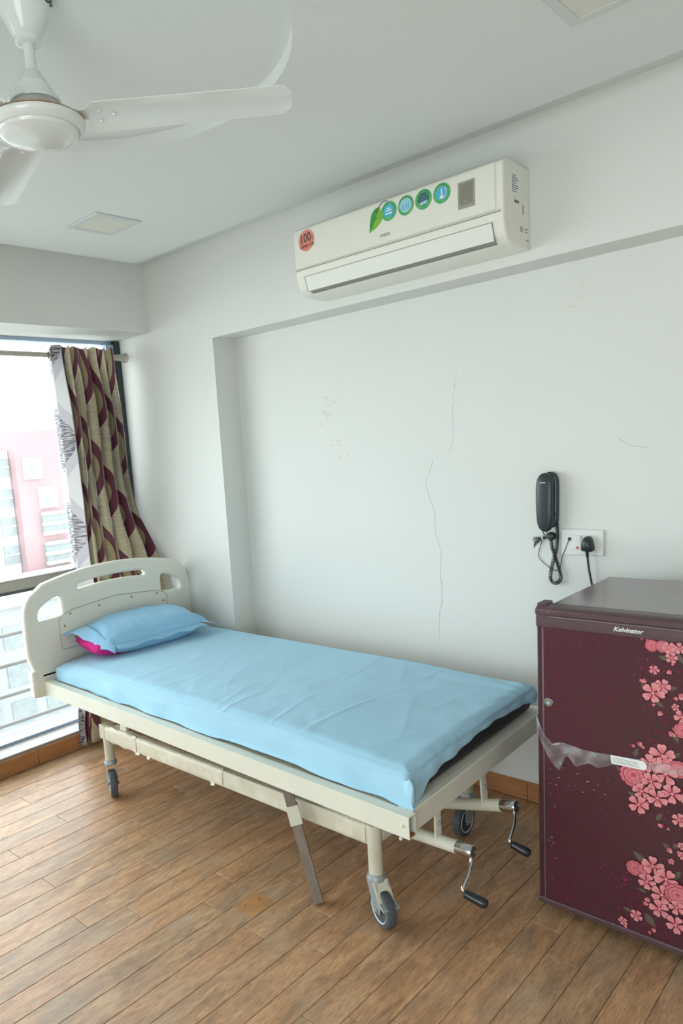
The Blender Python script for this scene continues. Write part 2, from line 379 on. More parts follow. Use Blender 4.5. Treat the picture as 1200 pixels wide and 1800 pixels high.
class MB:
    def __init__(s): s.v = []; s.f = []; s.mi = []; s.uv = None; s.col = None; s.cur = 0
    def add(s, vs, fs):
        b = len(s.v); s.v += [tuple(v) for v in vs]
        for f in fs: s.f.append([b + i for i in f]); s.mi.append(s.cur)
        return s
    def hexa(s, p):  # p: 8 points, bottom 4 ccw, top 4 ccw
        return s.add(p, [(3, 2, 1, 0), (4, 5, 6, 7), (0, 1, 5, 4), (1, 2, 6, 5), (2, 3, 7, 6), (3, 0, 4, 7)])
    def box(s, x0, x1, y0, y1, z0, z1):
        return s.hexa([(x0, y0, z0), (x1, y0, z0), (x1, y1, z0), (x0, y1, z0), (x0, y0, z1), (x1, y0, z1), (x1, y1, z1), (x0, y1, z1)])
    def obox(s, c, ax, ay, az):
        c = Vector(c); ax = Vector(ax); ay = Vector(ay); az = Vector(az)
        P = []
        for k in (-1, 1):
            for i, j in ((-1, -1), (1, -1), (1, 1), (-1, 1)):
                P.append(c + ax * i + ay * j + az * k)
        return s.hexa(P)
    def tube(s, pts, r, n=10, cap=True):
        pts = [Vector(p) for p in pts]; N = len(pts)
        rs = r if isinstance(r, (list, tuple)) else [r] * N
        t0 = (pts[1] - pts[0]).normalized()
        ref = Vector((0, 0, 1)) if abs(t0.z) < 0.9 else Vector((1, 0, 0))
        u = t0.cross(ref).normalized(); vs = []
        for i in range(N):
            t = (pts[min(i + 1, N - 1)] - pts[max(i - 1, 0)])
            if t.length < 1e-9: t = t0
            t.normalize()
            u = (u - t * u.dot(t)).normalized(); v = t.cross(u)
            for k in range(n):
                a = 2 * math.pi * k / n
                vs.append(pts[i] + (u * math.cos(a) + v * math.sin(a)) * rs[i])
        fs = []
        for i in range(N - 1):
            for k in range(n):
                k2 = (k + 1) % n
                fs.append((i * n + k, i * n + k2, (i + 1) * n + k2, (i + 1) * n + k))
        if cap:
            fs.append(tuple(range(n))[::-1]); fs.append(tuple((N - 1) * n + k for k in range(n)))
        return s.add(vs, fs)
    def lathe(s, prof, c=(0, 0, 0), axis=(0, 0, 1), n=36, cap=True):
        ax = Vector(axis).normalized(); c = Vector(c)
        ref = Vector((1, 0, 0)) if abs(ax.x) < 0.9 else Vector((0, 1, 0))
        u = ax.cross(ref).normalized(); v = ax.cross(u); vs = []; N = len(prof)
        for r, h in prof:
            for k in range(n):
                a = 2 * math.pi * k / n
                vs.append(c + ax * h + (u * math.cos(a) + v * math.sin(a)) * max(r, 1e-5))
        fs = []
        for i in range(N - 1):
            for k in range(n):
                k2 = (k + 1) % n
                fs.append((i * n + k, i * n + k2, (i + 1) * n + k2, (i + 1) * n + k))
        if cap:
            fs.append(tuple(range(n))[::-1]); fs.append(tuple((N - 1) * n + k for k in range(n)))
        return s.add(vs, fs)
    def prism(s, poly, vec):
        n = len(poly); vec = Vector(vec)
        vs = [Vector(p) for p in poly] + [Vector(p) + vec for p in poly]
        fs = [tuple(range(n))[::-1], tuple(range(n, 2 * n))] + [(i, (i + 1) % n, n + (i + 1) % n, n + i) for i in range(n)]
        return s.add(vs, fs)
    def grid(s, fn, nu, nv, wrap_u=False):
        vs = []
        for j in range(nv):
            for i in range(nu): vs.append(fn(i, j))
        fs = []
        for j in range(nv - 1):
            for i in range(nu if wrap_u else nu - 1):
                i2 = (i + 1) % nu
                fs.append((j * nu + i, j * nu + i2, (j + 1) * nu + i2, (j + 1) * nu + i))
        return s.add(vs, fs)
    def build(s, name, mats, parent=None, smooth=None, bevel=0.0, seg=2, org=None, label=None, cat=None, group=None, kind=None, fix=True):
        if not isinstance(mats, (list, tuple)): mats = [mats]
        me = bpy.data.meshes.new(name)
        if org is None:
            xs = [v[0] for v in s.v]; ys = [v[1] for v in s.v]; zs = [v[2] for v in s.v]
            org = ((min(xs) + max(xs)) / 2, (min(ys) + max(ys)) / 2, min(zs))
        me.from_pydata([(v[0] - org[0], v[1] - org[1], v[2] - org[2]) for v in s.v], [], s.f)
        for mt in mats: me.materials.append(M[mt] if isinstance(mt, str) else mt)
        for p, i in zip(me.polygons, s.mi): p.material_index = i
        if s.uv:
            ul = me.uv_layers.new(name='UVMap')
            for l in me.loops: ul.data[l.index].uv = s.uv[l.vertex_index]
        if s.col:
            ca = me.color_attributes.new('Col', 'FLOAT_COLOR', 'POINT')
            for i, c in enumerate(s.col): ca.data[i].color = c
        me.validate(); me.update()
        if fix:
            import bmesh
            b = bmesh.new(); b.from_mesh(me); bmesh.ops.recalc_face_normals(b, faces=b.faces); b.to_mesh(me); b.free()
        if smooth is not None:
            for p in me.polygons: p.use_smooth = True
            if smooth < 180: me.set_sharp_from_angle(angle=math.radians(smooth))
        o = bpy.data.objects.new(name, me)
        link(o, parent, org)
        if bevel > 0:
            bm = o.modifiers.new('bevel', 'BEVEL'); bm.width = bevel; bm.segments = seg; bm.limit_method = 'ANGLE'; bm.angle_limit = math.radians(40)
            if smooth is None:
                for p in me.polygons: p.use_smooth = True
                me.set_sharp_from_angle(angle=math.radians(50))
        return tag(o, label, cat, group, kind)

def curve_mesh(cu):
    o = bpy.data.objects.new('tmp', cu); C.objects.link(o)
    dg = bpy.context.evaluated_depsgraph_get(); dg.update()
    me = bpy.data.meshes.new_from_object(o.evaluated_get(dg))
    vs = [tuple(v.co) for v in me.vertices]; fs = [tuple(p.vertices) for p in me.polygons]
    bpy.data.objects.remove(o); bpy.data.meshes.remove(me)
    return vs, fs

def text_geo(s, size, bold=0.0, shear=0.0, ext=0.0, spacing=1.0):
    cu = bpy.data.curves.new('txt', 'FONT'); cu.body = s; cu.size = size; cu.offset = bold; cu.shear = shear
    cu.extrude = ext; cu.align_x = 'CENTER'; cu.align_y = 'CENTER'; cu.space_character = spacing; cu.resolution_u = 3
    return curve_mesh(cu)

def spl(pts, n=8):
    """Catmull-Rom through points"""
    pts = [Vector(p) for p in pts]; out = []
    for i in range(len(pts) - 1):
        p0 = pts[max(i - 1, 0)]; p1 = pts[i]; p2 = pts[i + 1]; p3 = pts[min(i + 2, len(pts) - 1)]
        for k in range(n):
            t = k / n
            out.append(0.5 * ((2 * p1) + (p2 - p0) * t + (2 * p0 - 5 * p1 + 4 * p2 - p3) * t * t + (3 * p1 - p0 - 3 * p2 + p3) * t ** 3))
    out.append(pts[-1]); return out

def sm(a, b, x):
    t = min(1, max(0, (x - a) / (b - a))); return t * t * (3 - 2 * t)
def lerp(a, b, t): return a + (b - a) * t
rnd = random.Random(7)

# ------------------------------------------------------------------ the room shell
XW, XF, YN, ZN, ZC, ZB = -3.267, -3.33, 0.156, 2.064, 2.459, 2.168
RX1, RY0 = 1.5, -4.4          # right wall, wall behind the camera
XN = -2.765
b = MB(); b.box(-3.7, RX1 + 0.15, RY0 - 0.15, 0.3, -0.2, -0.012)
floor = b.build('floor', 'grout', kind='structure')
PW = 0.0972
ends = {}   # measured end joints, one per row where known
known = {-0.78: -0.70, -1.06: -0.347, -1.158: -1.325, -1.352: -1.10, -1.45: -0.953, -1.256: -0.545, -1.644: -0.889, -1.96: -1.345,
         -2.35: -1.44, -2.25: -1.215, -1.75: -1.157, -1.86: -1.016, -2.455: -0.97, -2.65: -1.425}
plank_mesh = {}
def plank(x0, x1, y0, y1):
    key = (round(x1 - x0, 4), round(y1 - y0, 3))
    g = 0.0007
    if key not in plank_mesh:
        wx, wy = (x1 - x0) / 2 - g, (y1 - y0) / 2 - g
        bb = MB(); c = 0.0012
        P = [(-wx, -wy, -0.012), (wx, -wy, -0.012), (wx, wy, -0.012), (-wx, wy, -0.012), (-wx, -wy, -c), (wx, -wy, -c), (wx, wy, -c), (-wx, wy, -c),
             (-wx + c, -wy + c, 0), (wx - c, -wy + c, 0), (wx - c, wy - c, 0), (-wx + c, wy - c, 0)]
        bb.add(P, [(0, 1, 5, 4), (1, 2, 6, 5), (2, 3, 7, 6), (3, 0, 4, 7), (4, 5, 9, 8), (5, 6, 10, 9), (6, 7, 11, 10), (7, 4, 8, 11), (8, 9, 10, 11)])
        me = bpy.data.meshes.new('plank'); me.from_pydata(bb.v, [], bb.f); me.materials.append(M['wood']); me.update()
        plank_mesh[key] = me
    o = bpy.data.objects.new('plank', plank_mesh[key])
    link(o, floor, ((x0 + x1) / 2, (y0 + y1) / 2, 0))
k0 = int((-3.315 + 1.498) / PW) - 1
x = -1.498 + k0 * PW
while x < RX1 - 0.001:
    xa, xb = max(x, -3.314), min(x + PW, RX1)
    if xb - xa > 0.005:
        xm = x + PW / 2
        e0 = None
        for kx, ky in known.items():
            if abs(kx - xm) < PW / 2: e0 = ky
        if e0 is None: e0 = -0.2 - rnd.random() * 0.9
        Lp = 0.90
        ys = [e0]
        while ys[-1] < YN - 0.02: ys.append(ys[-1] + Lp)
        while ys[0] > RY0: ys.insert(0, ys[0] - Lp)
        ymax = YN - 0.014 if xm > XN else -0.001
        for a_, b_ in zip(ys[:-1], ys[1:]):
            a2, b2 = max(a_, RY0), min(b_, ymax)
            if b2 - a2 > 0.01: plank(xa, xb, a2, b2)
    x += PW
# a replaced piece of flooring
pt = MB(); pt.prism([(-1.692, -1.114, -0.01), (-1.596, -1.114, -0.01), (-1.596, -1.007, -0.01), (-1.692, -1.007, -0.01)], (0, 0, 0.0112))
po_ = pt.build('floor_patch', 'patch', floor, label='pale square wooden patch with nail holes')
for dx, dy in ((-0.012, 0.036), (-0.002, 0.038), (-0.006, 0.030), (0.0, 0.028), (-0.02, -0.024)):
    h = MB(); h.lathe([(0.0022, 0), (0.0022, 0.0004)], (-1.644 + dx, -1.06 + dy, 0.0011), n=8); h.build('nail_hole', 'knot', po_)

b = MB()
b.box(-3.7, XN, 0, 0.3, -0.2, ZN)
b.box(-3.7, RX1, 0, 0.3, ZN, 2.66)
b.box(XN, RX1, YN, 0.3, -0.2, ZN)
wall_back = b.build('wall_back', 'wall', kind='structure')
b = MB(); b.box(-3.7, XW, RY0, 0, ZB, 2.66); b.box(-3.7, XF - 0.002, RY0, 0, -0.2, 0.080)
b.box(-3.7, XW, RY0, -4.05, 0.08, ZB)
b.build('wall_left', 'wall', kind='structure')
b = MB(); b.box(RX1, RX1 + 0.15, RY0 - 0.15, 0.3, -0.2, 2.66); b.build('wall_right', 'wall', kind='structure')
b = MB()      # wall behind the camera, with a glazed balcony door
b.box(-3.7, -0.9, RY0 - 0.15, RY0, -0.2, 2.66); b.box(1.3, RX1, RY0 - 0.15, RY0, -0.2, 2.66)
b.box(-0.9, 1.3, RY0 - 0.15, RY0, 2.15, 2.66); b.box(-0.9, 1.3, RY0 - 0.15, RY0, -0.2, 0.05)
b.build('wall_front', 'wall', kind='structure')

# cracks and scars in the plaster of the recess
def crack(pts, wd, y=YN):
    bb = MB(); P = spl([(a, y - 0.0003, c) for a, c in pts], 7); r2 = random.Random(len(pts) * 7 + int(wd * 1e5))
    top, bot = [], []
    for i, q in enumerate(P):
        jx = (r2.random() - 0.5) * 0.005; ww = wd * (0.35 + r2.random()) * min(1, 0.25 + min(i, len(P) - 1 - i) * 0.2)
        top.append((q.x + jx - ww / 2, y - 0.0004, q.z)); bot.append((q.x + jx + ww / 2, y - 0.0004, q.z + (ww if abs(P[-1].x - P[0].x) > abs(P[-1].z - P[0].z) else 0)))
    n = len(P)
    bb.add(top + bot, [(i, i + 1, n + i + 1, n + i) for i in range(n - 1)])
    bb.build('plaster_crack', 'crack', wall_back, label='thin grey crack in the white plaster')
crack([(-1.52, 1.754), (-1.542, 1.645), (-1.544, 1.555), (-1.55, 1.464), (-1.58, 1.412)], 0.0015)
crack([(-1.63, 1.434), (-1.66, 1.352), (-1.679, 1.293), (-1.644, 1.184), (-1.642, 1.099), (-1.618, 1.014), (-1.623, 0.94), (-1.62, 0.804), (-1.636, 0.739), (-1.638, 0.6)], 0.0018)
crack([(-0.92, 1.454), (-0.888, 1.425), (-0.851, 1.413), (-0.807, 1.405)], 0.0011)
def scar(cx, cz, r, seed):
    r2 = random.Random(seed); bb = MB()
    for k in range(5):
        ax, az = cx + (r2.random() - 0.5) * r * 2.4, cz + (r2.random() - 0.5) * r * 1.6; rr = r * (0.15 + 0.3 * r2.random()); n = 9
        P = [(ax + rr * 1.6 * math.cos(2 * math.pi * i / n) * (0.6 + 0.6 * r2.random()), YN - 0.0003 - k * 0.00005, az + rr * 0.6 * math.sin(2 * math.pi * i / n) * (0.6 + 0.6 * r2.random())) for i in range(n)]
        bb.add(P, [tuple(range(n))])
    bb.build('plaster_scar', 'stain', wall_back, label='faint yellowish scuff on the plaster', fix=False)
for i, q in enumerate(((-2.16, 1.70, 0.035), (-2.2, 1.62, 0.045), (-2.15, 1.5, 0.03), (-2.1, 1.44, 0.025), (-1.05, 1.93, 0.03), (-1.02, 1.98, 0.015))): scar(*q, seed=i + 3)

# ceiling: dropped slab with a round recess, and the soffit above the gap
CX_, CY_, CR_ = -1.6305, -1.4548, 0.538
b = MB(); N = 96
x0, x1, y0, y1 = XW + 0.2, RX1 - 0.1, RY0 + 0.1, -0.2
inner, outer = [], []
for k in range(N):
    a = 2 * math.pi * k / N; d = Vector((math.cos(a), math.sin(a)))
    inner.append((CX_ + CR_ * d.x, CY_ + CR_ * d.y))
    ts = []
    if d.x > 1e-9: ts.append((x1 - CX_) / d.x)
    if d.x < -1e-9: ts.append((x0 - CX_) / d.x)
    if d.y > 1e-9: ts.append((y1 - CY_) / d.y)
    if d.y < -1e-9: ts.append((y0 - CY_) / d.y)
    t = min(ts); outer.append([CX_ + t * d.x, CY_ + t * d.y])
for cx_, cy_ in ((x0, y0), (x0, y1), (x1, y0), (x1, y1)):      # snap to the slab corners
    i = min(range(N), key=lambda i: (outer[i][0] - cx_) ** 2 + (outer[i][1] - cy_) ** 2); outer[i] = [cx_, cy_]
ZR = 2.494
vs = [(p[0], p[1], ZC) for p in inner] + [(p[0], p[1], ZC) for p in outer] + [(p[0], p[1], ZR) for p in inner] + [(p[0], p[1], 2.50) for p in outer] + [(CX_, CY_, ZR)]
fs = []
for k in range(N):
    q = (k + 1) % N
    fs += [(k, q, N + q, N + k), (k, 2 * N + k, 2 * N + q, q), (N + k, N + q, 3 * N + q, 3 * N + k), (2 * N + k, 4 * N, 2 * N + q)]
b.add(vs, fs)
b.box(-3.7, RX1, RY0, 0.0, 2.52, 2.66)
b.build('ceiling', 'ceil', kind='structure', smooth=30)

# skirting under the recess, the window step and its sill
def tiles(name, x0, x1, y0, y1, z1, axis, step, first):
    t = thing(name, ((x0 + x1) / 2, (y0 + y1) / 2, 0), kind='structure')
    a0, a1 = (x0, x1) if axis == 'x' else (y0, y1)
    cuts = [a0]; c = first
    while c < a1 - 0.02:
        if c > a0 + 0.02: cuts.append(c)
        c += step
    cuts.append(a1)
    for p, q in zip(cuts[:-1], cuts[1:]):
        bb = MB()
        if axis == 'x': bb.box(p + 0.001, q - 0.001, y0, y1, 0, z1)
        else: bb.box(x0, x1, p + 0.001, q - 0.001, 0, z1)
        bb.build('skirting_tile', 'tile', t, bevel=0.002)
    return t
tiles('baseboard_back', XN, RX1, YN - 0.013, YN, 0.078, 'x', 0.30, -2.45)
tiles('baseboard_left', XF, XF + 0.014, RY0, 0, 0.084, 'y', 0.45, -4.07)
tiles('baseboard_side', XF + 0.014, XN, -0.012, 0, 0.078, 'x', 0.3, -3.1)
b = MB(); b.box(-3.46, XF + 0.004, -4.05, 0, 0.080, 0.098); b.build('trim_1', 'granite', kind='structure', bevel=0.003)

# window
win = thing('window_1', (-3.57, -2.0, 0.08), kind='structure')
GX = -3.575
def wp(name, mt, *bx, bev=0.002):
    bb = MB(); bb.box(*bx); return bb.build(name, mt, win, bevel=bev)
wp('bottom_track', 'alu_blue', -3.62, -3.455, -4.05, 0, 0.080, 0.112)
wp('top_frame', 'alu_blue', -3.62, -3.575, -4.05, 0, ZB - 0.02, ZB)
wp('jamb', 'alu_dark', -3.62, -3.545, -0.036, 0, 0.112, ZB)
wp('jamb', 'alu_dark', -3.62, -3.545, -4.05, -4.01, 0.112, ZB)
wp('sash_stile', 'alu_blue', -3.60, -3.555, -0.088, -0.036, 0.112, ZB - 0.02)
wp('transom', 'alu', -3.60, -3.535, -4.01, -0.036, 0.868, 0.928, bev=0.008)
wp('transom_seal', 'alu_dark', -3.60, -3.56, -4.01, -0.036, 0.848, 0.868)
for ym in (-1.45, -2.75): wp('mullion', 'alu_blue', -3.60, -3.555, ym - 0.03, ym + 0.03, 0.112, ZB - 0.02)
for ya, yb in ((-1.42, -0.088), (-2.72, -1.48), (-4.01, -2.78)):
    for za, zb in ((0.112, 0.848), (0.928, ZB - 0.02)):
        bb = MB(); bb.add([(GX, ya, za), (GX, yb, za), (GX, yb, zb), (GX, ya, zb)], [(0, 1, 2, 3)]); bb.build('pane', 'glass', win)

win = thing('window_2', (0.2, RY0 - 0.08, 0.05), kind='structure')
for xa in (-0.9, 0.17, 1.24): wp('stile', 'alu_blue', xa, xa + 0.06, RY0 - 0.11, RY0 - 0.06, 0.05, 2.15)
wp('head_frame', 'alu_blue', -0.84, 1.24, RY0 - 0.11, RY0 - 0.06, 2.10, 2.15)
wp('foot_frame', 'alu_blue', -0.84, 1.24, RY0 - 0.11, RY0 - 0.06, 0.05, 0.11)
for xa, xb in ((-0.84, 0.17), (0.23, 1.24)):
    bb = MB(); bb.add([(xa, RY0 - 0.085, 0.11), (xb, RY0 - 0.085, 0.11), (xb, RY0 - 0.085, 2.10), (xa, RY0 - 0.085, 2.10)], [(0, 1, 2, 3)]); bb.build('pane', 'glass', win)

rail = thing('safety_railing', (-3.63, -2.0, 0.1), 'horizontal steel safety bars outside the lower window panes', 'railing')
for z in (0.625, 0.462, 0.298, 0.140):
    bb = MB(); bb.tube([(-3.635, -4.02, z), (-3.635, -0.01, z)], 0.0105, 12); bb.build('bar', 'steel', rail, smooth=60)
for y in (-0.03, -2.0, -3.99):
    bb = MB(); bb.box(-3.66, -3.645, y - 0.015, y + 0.015, 0.05, 0.66); bb.build('upright', 'steel', rail)

# ------------------------------------------------------------------ outside
def ob(t, name, mt, *bx, bev=0):
    bb = MB(); bb.box(*bx); return bb.build(name, mt, t, bevel=bev)
b = MB(); b.box(-220, -8, -120, 160, -26.5, -26); b.build('ground', 'street', kind='structure')
pk = thing('apartment_tower', (-64, 31, -26), 'pale pink apartment tower with round windows in white squares', 'building')
ob(pk, 'wall', 'pink_out', -70, -60, 28.7, 33.1, -26, 4.6)
for y, z in ((30.25, 1.35), (31.43, -1.3)):
    sq = ob(pk, 'window_surround', 'white_out', -60, -59.7, y - 0.85, y + 0.85, z - 0.95, z + 0.95)
    bb = MB(); bb.lathe([(0.48, 0), (0.48, 0.08)], (-59.7, y, z), (1, 0, 0), 24); bb.build('round_window', 'win_out', sq, smooth=40)
    ob(sq, 'glazing_bar', 'white_out', -59.62, -59.58, y - 0.03, y + 0.03, z - 0.46, z + 0.46)
for zt in (-2.75, -5.45, -8.2, -10.9):
    bal = ob(pk, 'balcony', 'win_out', -60, -59.6, 30.5, 33.05, zt - 1.9, zt)
    for dz in (0, -0.92, -1.8): ob(bal, 'balcony_band', 'white_out', -59.6, -59.2, 30.4, 33.1, zt + dz - 0.13, zt + dz + 0.13)
wb = thing('apartment_block', (-66, 24, -26), 'white apartment block with grey windows left of the pink tower', 'building')
ob(wb, 'wall', 'white_out', -72, -61, 12, 28.6, -26, 3.1)
for yy in (27.75, 25.6, 23.4, 21.2):
    for zz in (1.6, -1.1, -3.6, -6.1):
        f = ob(wb, 'window', 'win_out', -61, -60.8, yy - 0.65, yy + 0.75, zz - 0.85, zz + 0.8)
        ob(f, 'window_bar', 'white_out', -60.8, -60.75, yy - 0.65, yy + 0.75, zz - 0.05, zz + 0.05)
ws = thing('stair_tower', (-66, 36, -26), 'plain white block right of the pink tower', 'building')
ob(ws, 'wall', 'white_out', -72, -61.5, 33.2, 48, -26, 2.2)
ob(ws, 'parapet', 'pale_out', -72, -61.4, 33.2, 48, 2.2, 2.6)
lo = thing('low_building', (-56, 28, -26), 'low white roofed building in front of the pink tower', 'building')
ob(lo, 'wall', 'pale_out', -59, -52.5, 12, 44, -26, -9.0)
ob(lo, 'roof_slab', 'white_out', -59, -52, 11.5, 44.5, -9.0, -7.6)
for yy in range(13, 44, 3):
    for zz in (-11.4, -14.4, -17.4, -20.4):
        ob(lo, 'window', 'win_out', -52.5, -52.4, yy, yy + 2.1, zz - 0.9, zz + 0.9)
dish = thing('satellite_dish', (-55, 30.6, -7.6), 'small white satellite dish on the low roof', 'dish')
bb = MB(); bb.lathe([(0.01, 0), (0.25, 0.03), (0.45, 0.12), (0.43, 0.14), (0.2, 0.06)], (-55, 30.6, -6.7), (0.8, -0.5, 0.35), 20); bb.build('reflector', 'white_out', dish, smooth=60)
bb = MB(); bb.tube([(-55, 30.6, -7.6), (-55, 30.6, -6.75)], 0.04, 8); bb.build('mast', 'white_out', dish)

# ------------------------------------------------------------------ curtain rod and curtain
rod = thing('curtain_rod', (-3.5, -2.0, 2.06), 'grey metal curtain rod across the top of the window', 'curtain rod')
ROD_Z = 2.068
bb = MB(); bb.tube([(-3.5, -4.3, ROD_Z), (-3.5, -0.012, ROD_Z)], 0.0135, 16); bb.build('pole', 'curt_rod', rod, smooth=60)
bb = MB(); bb.lathe([(0.019, 0), (0.019, 0.05), (0.0165, 0.055), (0.0165, 0.075)], (-3.5, -0.012, ROD_Z), (0, -1, 0), 20); bb.build('end_sleeve', 'curt_rod', rod, smooth=40)
bb = MB(); bb.lathe([(0.027, 0), (0.027, 0.006), (0.02, 0.012)], (-3.5, 0.0, ROD_Z), (0, -1, 0), 20); bb.build('wall_flange', 'curt_rod', rod, smooth=40)

cur = thing('curtain', (-3.45, -0.25, 0.1), 'gathered olive, cream and burgundy wave-patterned curtain by the wall corner', 'curtain')
NS, NT = 190, 96
def curtain_xy(s, z):
    """s 0..1 from the free edge to the wall, z height -> x, y"""
    ya = -0.475 if z > 1.2 else lerp(-0.475, -0.70, sm(0.9, 0.1, z))
    ya = lerp(ya, ya + 0.03, sm(2.1, 1.2, z)) if z > 1.2 else ya + 0.03
    yb = lerp(-0.108, -0.088, sm(2.1, 1.55, z)) + 0.062 * sm(1.5, 0.95, z)
    xb = -3.468 - 0.02 * sm(1.9, 1.2, z) + 0.188 * sm(1.0, 0.16, z)
    bulge = 0.13 * sm(1.25, 0.88, z) * (1 - sm(0.7, 0.2, z))
    tight = sm(2.1, 1.75, z)
    if s < 0.2:          # first fold: its reverse side looks at the room
        t = s / 0.2
        amp = lerp(0.055, 0.085, tight) * (1 - 0.75 * sm(0.5, 0.14, z))
        pts = [(amp * 0.9, 0.012), (-amp * 0.2, -0.012), (-amp, 0.0), (-amp * 0.8, 0.035), (amp * 0.2, 0.05), (amp * 0.6, 0.062)]
        f = t * (len(pts) - 1); i = min(int(f), len(pts) - 2); q = f - i; q = q * q * (3 - 2 * q)
        dx = lerp(pts[i][0], pts[i + 1][0], q); dy = lerp(pts[i][1], pts[i + 1][1], q)
        return xb + dx, ya + dy
    t = (s - 0.2) / 0.8
    amp = lerp(0.016, 0.050, tight) * (1 - 0.75 * sm(0.5, 0.14, z)) * (1 + 0.35 * math.sin(7 * t + z * 2.2))
    ph = 2 * math.pi * 5.2 * t + 1.15 + 0.5 * math.sin(z * 2.4 + t * 3)
    y = lerp(ya + 0.062, yb, t) + 0.011 * tight * math.sin(2 * ph + 0.8)
    a60 = (lerp(0.055, 0.085, tight) * (1 - 0.75 * sm(0.5, 0.14, z))) * 0.6
    x = xb + lerp(a60, 0, min(1, t * 8)) + amp * math.sin(ph) * min(1, t * 8) + bulge * t ** 1.5
    return x, min(y, -0.006)
bb = MB(); uvs = []
ZT = 2.108
def zfun(j, s): return ZT - (ZT - 0.02 - 0.05 * sm(0.25, 0.35, s)) * (j / (NT - 1)) ** 0.98
def cf(i, j):
    s = i / (NS - 1); z = zfun(j, s)
    x, y = curtain_xy(s, z)
    zz = z + (0.006 * math.sin(s * 61) if j == 0 else 0)
    x += 0.004 * noise.noise(Vector((s * 14, z * 3, 1.0)))
    uvs.append((s * 1.25, z))
    return (x, y, zz)
bb.grid(cf, NS, NT); bb.uv = uvs
face = bb.build('fabric', ['curtb', 'curt'], cur, smooth=180, fix=False)
so = face.modifiers.new('thick', 'SOLIDIFY'); so.thickness = 0.0016; so.offset = -1; so.material_offset = 1; so.material_offset_rim = 0
bb = MB()
bb.lathe([(0.021, -0.004), (0.029, -0.004), (0.029, 0.004), (0.021, 0.004), (0.021, -0.004)], (-3.5, -0.487, ROD_Z), (0.25, 1, 0), 24, cap=False)
bb.build('eyelet', 'curt_rod', cur, smooth=40, label='silver eyelet ring on the rod')

# ------------------------------------------------------------------ ceiling lamps
def lamp(cx, cy, label):
    t = thing('ceiling_lamp', (cx, cy, ZC - 0.012), label, 'ceiling light', 'square ceiling lamps')
    h = 0.111; q = 0.084
    bb = MB()
    o_ = [(-h, -h), (h, -h), (h, h), (-h, h)]; i_ = [(-q, -q), (q, -q), (q, q), (-q, q)]
    vs = [(cx + a, cy + c, ZC - 0.001) for a, c in o_] + [(cx + a * 0.97, cy + c * 0.97, ZC - 0.006) for a, c in o_] + [(cx + a, cy + c, ZC - 0.006) for a, c in i_] + [(cx + a, cy + c, ZC - 0.002) for a, c in i_]
    fs = []
    for k in range(4):
        n = (k + 1) % 4
        for l in range(3): fs.append((l * 4 + k, l * 4 + n, l * 4 + 4 + n, l * 4 + 4 + k))
    bb.add(vs, fs); bb.build('frame', 'lframe', t, bevel=0.001)
    bb = MB(); bb.box(cx - q, cx + q, cy - q, cy + q, ZC - 0.004, ZC - 0.001); bb.build('diffuser', 'diff', t)
lamp(-2.625, -0.687, 'square flush ceiling lamp near the window corner')
lamp(-0.672, -0.687, 'square flush ceiling lamp above the fridge')

# ------------------------------------------------------------------ ceiling fan
FX, FY, FZ = -1.524, -1.632, 2.245
fan = thing('ceiling_fan', (FX, FY, 2.17), 'white three-bladed ceiling fan with a copper band', 'fan')
bb = MB(); bb.lathe([(0.060, 2.4935), (0.061, 2.484), (0.059, 2.475), (0.058, 2.4735), (0.050, 2.452), (0.036, 2.424), (0.0295, 2.4135), (0.0285, 2.4125), (0.0275, 2.402), (0.024, 2.400)], (FX, FY, 0), n=40)
can = bb.build('canopy', 'fan', fan, smooth=35)
bb = MB(); bb.lathe([(0.0120, 2.41), (0.0120, 2.335)], (FX, FY, 0), n=20); bb.build('down_rod', 'fan', fan, smooth=40)
bb = MB(); bb.lathe([(0.012, 2.350), (0.018, 2.345), (0.036, 2.318), (0.0375, 2.316), (0.038, 2.313), (0.0405, 2.311), (0.041, 2.307), (0.054, 2.291), (0.058, 2.283), (0.056, 2.281)], (FX, FY, 0), n=40); bb.build('upper_cone', 'fan', fan, smooth=35)
bb = MB(); bb.lathe([(0.053, 2.284), (0.0545, 2.275), (0.052, 2.250)], (FX, FY, 0), n=36); bb.build('bearing_ring', 'chrome', fan, smooth=40)
bb = MB(); bb.lathe([(0.046, 2.257), (0.078, 2.2535), (0.097, 2.2480), (0.1040, 2.2425), (0.1048, 2.2385), (0.1035, 2.2335), (0.097, 2.2255), (0.0925, 2.2225), (0.0915, 2.2225), (0.0905, 2.2240), (0.0885, 2.2240), (0.0875, 2.2200), (0.0850, 2.2160), (0.0835, 2.2155), (0.0825, 2.2165), (0.0810, 2.2150), (0.070, 2.2115), (0.045, 2.2085), (0.0, 2.2075)], (FX, FY, 0), n=64, cap=False)
bb.build('motor_body', 'fan', fan, smooth=30)
bb = MB(); bb.lathe([(0.0985, 2.2482), (0.1030, 2.2450), (0.1046, 2.2428), (0.1036, 2.2424), (0.0980, 2.2475)], (FX, FY, 0), n=56, cap=False); bb.build('copper_band', 'copper', fan, smooth=60)
